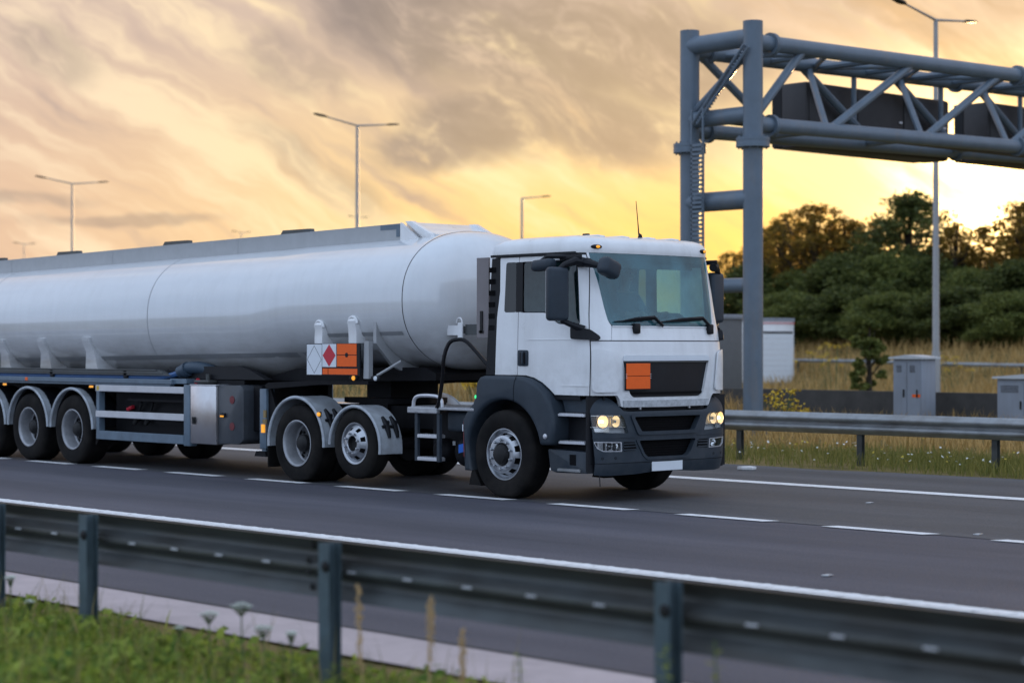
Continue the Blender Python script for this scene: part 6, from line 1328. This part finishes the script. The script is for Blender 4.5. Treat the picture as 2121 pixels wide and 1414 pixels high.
    bm = BM(); prism(bm, rnd([(-5.785, .435), (-5.785, 1.235), (-5.25, 1.24), (-5.19, 1.18), (-5.19, .50), (-5.30, .44)] if sg < 0 else [(-5.785, .435), (-5.785, 1.235), (-5.55, 1.24), (-5.5, 1.18), (-5.5, .50), (-5.6, .44)], .03), 'xz', sg*1.215, sg*.75, .012, 2); db = build(bm, 'pump_housing', mat('pump_housing', (.045, .052, .062), .42, var=.3, vs=3) if sg < 0 else bpy.data.materials['pump_housing'], TR)
    for zz in (1.04, .68):
        bm = BM(); lathe(bm, [(.055, 0), (.055, .006), (0, .007)], (-5.45 if sg < 0 else -5.6, sg*1.2155, zz), (0, sg, 0), 18); build(bm, 'round_label', M['darkred'], db)
    bm = BM(); box(bm, -5.70, -5.60, min(sg*1.245, sg*1.2155), max(sg*1.245, sg*1.2155), .80, .86, .008); o = build(bm, 'side_marker', M['black'], db); bm = BM(); box(bm, -5.69, -5.61, min(sg*1.252, sg*1.2455), max(sg*1.252, sg*1.2455), .805, .825); build(bm, 'marker_lens', M['amber'], o)
    if sg < 0: bm = BM(); box(bm, -5.189, -5.0, min(sg*1.05, sg*.75), max(sg*1.05, sg*.75), .62, 1.23, .01); build(bm, 'chassis_locker', M['chassis'], TR)
    # landing leg
    bm = BM(); box(bm, -4.87, -4.72, min(sg*1.18, sg*1.04), max(sg*1.18, sg*1.04), .40, 1.20, .012); box(bm, -4.84, -4.75, min(sg*1.16, sg*1.06), max(sg*1.16, sg*1.06), .36, .40); ll = build(bm, 'landing_leg', M['bluegrey'], TR)
    bm = BM(); prism(bm, [(-4.93, .30), (-4.66, .30), (-4.70, .37), (-4.89, .37)], 'xz', sg*1.22, sg*1.0); build(bm, 'leg_foot', M['chassis'], ll)
    bm = BM(); prism(bm, [(-4.80, 1.20), (-4.68, 1.22), (-4.55, .95), (-4.62, .45), (-4.70, .45)], 'xz', sg*1.14, sg*1.10); build(bm, 'leg_stay', M['chassis'], ll)
    bm = BM(); tube(bm, [(-4.66, sg*1.24, .82), (-4.66, sg*1.24, .92)], .025, 8); tube(bm, [(-4.66, sg*1.24, .74), (-4.66, sg*1.24, .80)], .035, 8); build(bm, 'air_coupling', mat('brass', (.35, .25, .12), .4, metal=.7) if sg < 0 else bpy.data.materials['brass'], TR)
    bm = BM(); box(bm, -4.74, -4.68, min(sg*1.25, sg*1.22), max(sg*1.25, sg*1.22), .62, .73, .004, 1); build(bm, 'yellow_reflector', M['amber'], TR)
    for k, x in enumerate((-9.60, -10.91, -12.22)):
        wheel(TR, x, sg*1.235, .52, sg, 'deep', .52, .292, .37)
        guard(TR, x, .52, .625, 2, 178, sg*1.25, sg*1.15, M['fender']); guard(TR, x, .52, .618, 2, 178, sg*1.149, sg*.80, M['black'])
    bm = BM(); prism(bm, [(-8.985, .56), (-8.94, .56), (-8.86, .54), (-8.87, .42), (-8.985, .30)], 'xz', sg*1.20, sg*.82); build(bm, 'mud_flap', M['rubber'], TR)
    bm = BM(); box(bm, -14.6, -5.5, min(sg*.45, sg*.53), max(sg*.45, sg*.53), .90, 1.24); build(bm, 'chassis_rail', M['chassis'], TR)
for x in (-9.60, -10.91, -12.22):
    bm = BM(); tube(bm, [(x, -.9, .52), (x, .9, .52)], .075, 10); build(bm, 'axle', M['chassis'], TR)
    for sg in (-1, 1):
        bm = BM(); tube(bm, [(x+.1, sg*.7, .55), (x+.1, sg*.7, .95)], .13, 12); tube(bm, [(x-.5, sg*.62, .85), (x, sg*.62, .62)], .05, 6); build(bm, 'air_bag', M['rubber'], TR)
bm = BM(); box(bm, -8.8, -5.7, -.44, .44, .55, 1.2); build(bm, 'pump_bay', M['chassis'], TR)
bm = BM(); box(bm, -14.2, -5.4, -1.05, 1.05, 1.24, 1.30); build(bm, 'deck', M['chassis'], TR)

for o in [c for c in TR.children if c.name.startswith(('pump_housing', 'stainless_cabinet'))]:
    ys = [v.co.y for v in o.data.vertices]
    if sum(ys) > 0:            # the far side has only a low cabinet
        for c in list(o.children_recursive): bpy.data.objects.remove(c)
        if o.name.startswith('pump'): bpy.data.objects.remove(o)
        else:
            for v in o.data.vertices: v.co.z = min(v.co.z, .95)
bm = BM(); prism(bm, [(-7.45, 1.305), (-7.2, 1.47), (-5.55, 1.50), (-5.25, 1.44), (-4.88, 1.315)], 'xz', -1.06, -.95); build(bm, 'belly_panel', M['black'], TR)
# step plate on the front dome
bm = BM(); box(bm, -1.30, -1.215, -.79, -.765, 1.86, 2.05, .006, 1); box(bm, -1.50, -1.28, -.78, -.77, 1.90, 2.02); st_ = build(bm, 'dome_step', M['white'], TR)
bm = BM(); tube(bm, [(-1.28+.05*math.cos(a), -.775, 2.05+.06*math.sin(a)) for a in np.linspace(0, math.pi, 8)], .010, 6); build(bm, 'step_loop', M['white'], st_)
bm = BM(); box(bm, -1.21, -.95, -.74, -.71, 1.90, 2.03); box(bm, -1.42, -.96, -.709, -.69, 1.92, 2.01); build(bm, 'step_shaded_plate', M['galvdark'], st_)  # dark plate beside the step, its shade put into the colour
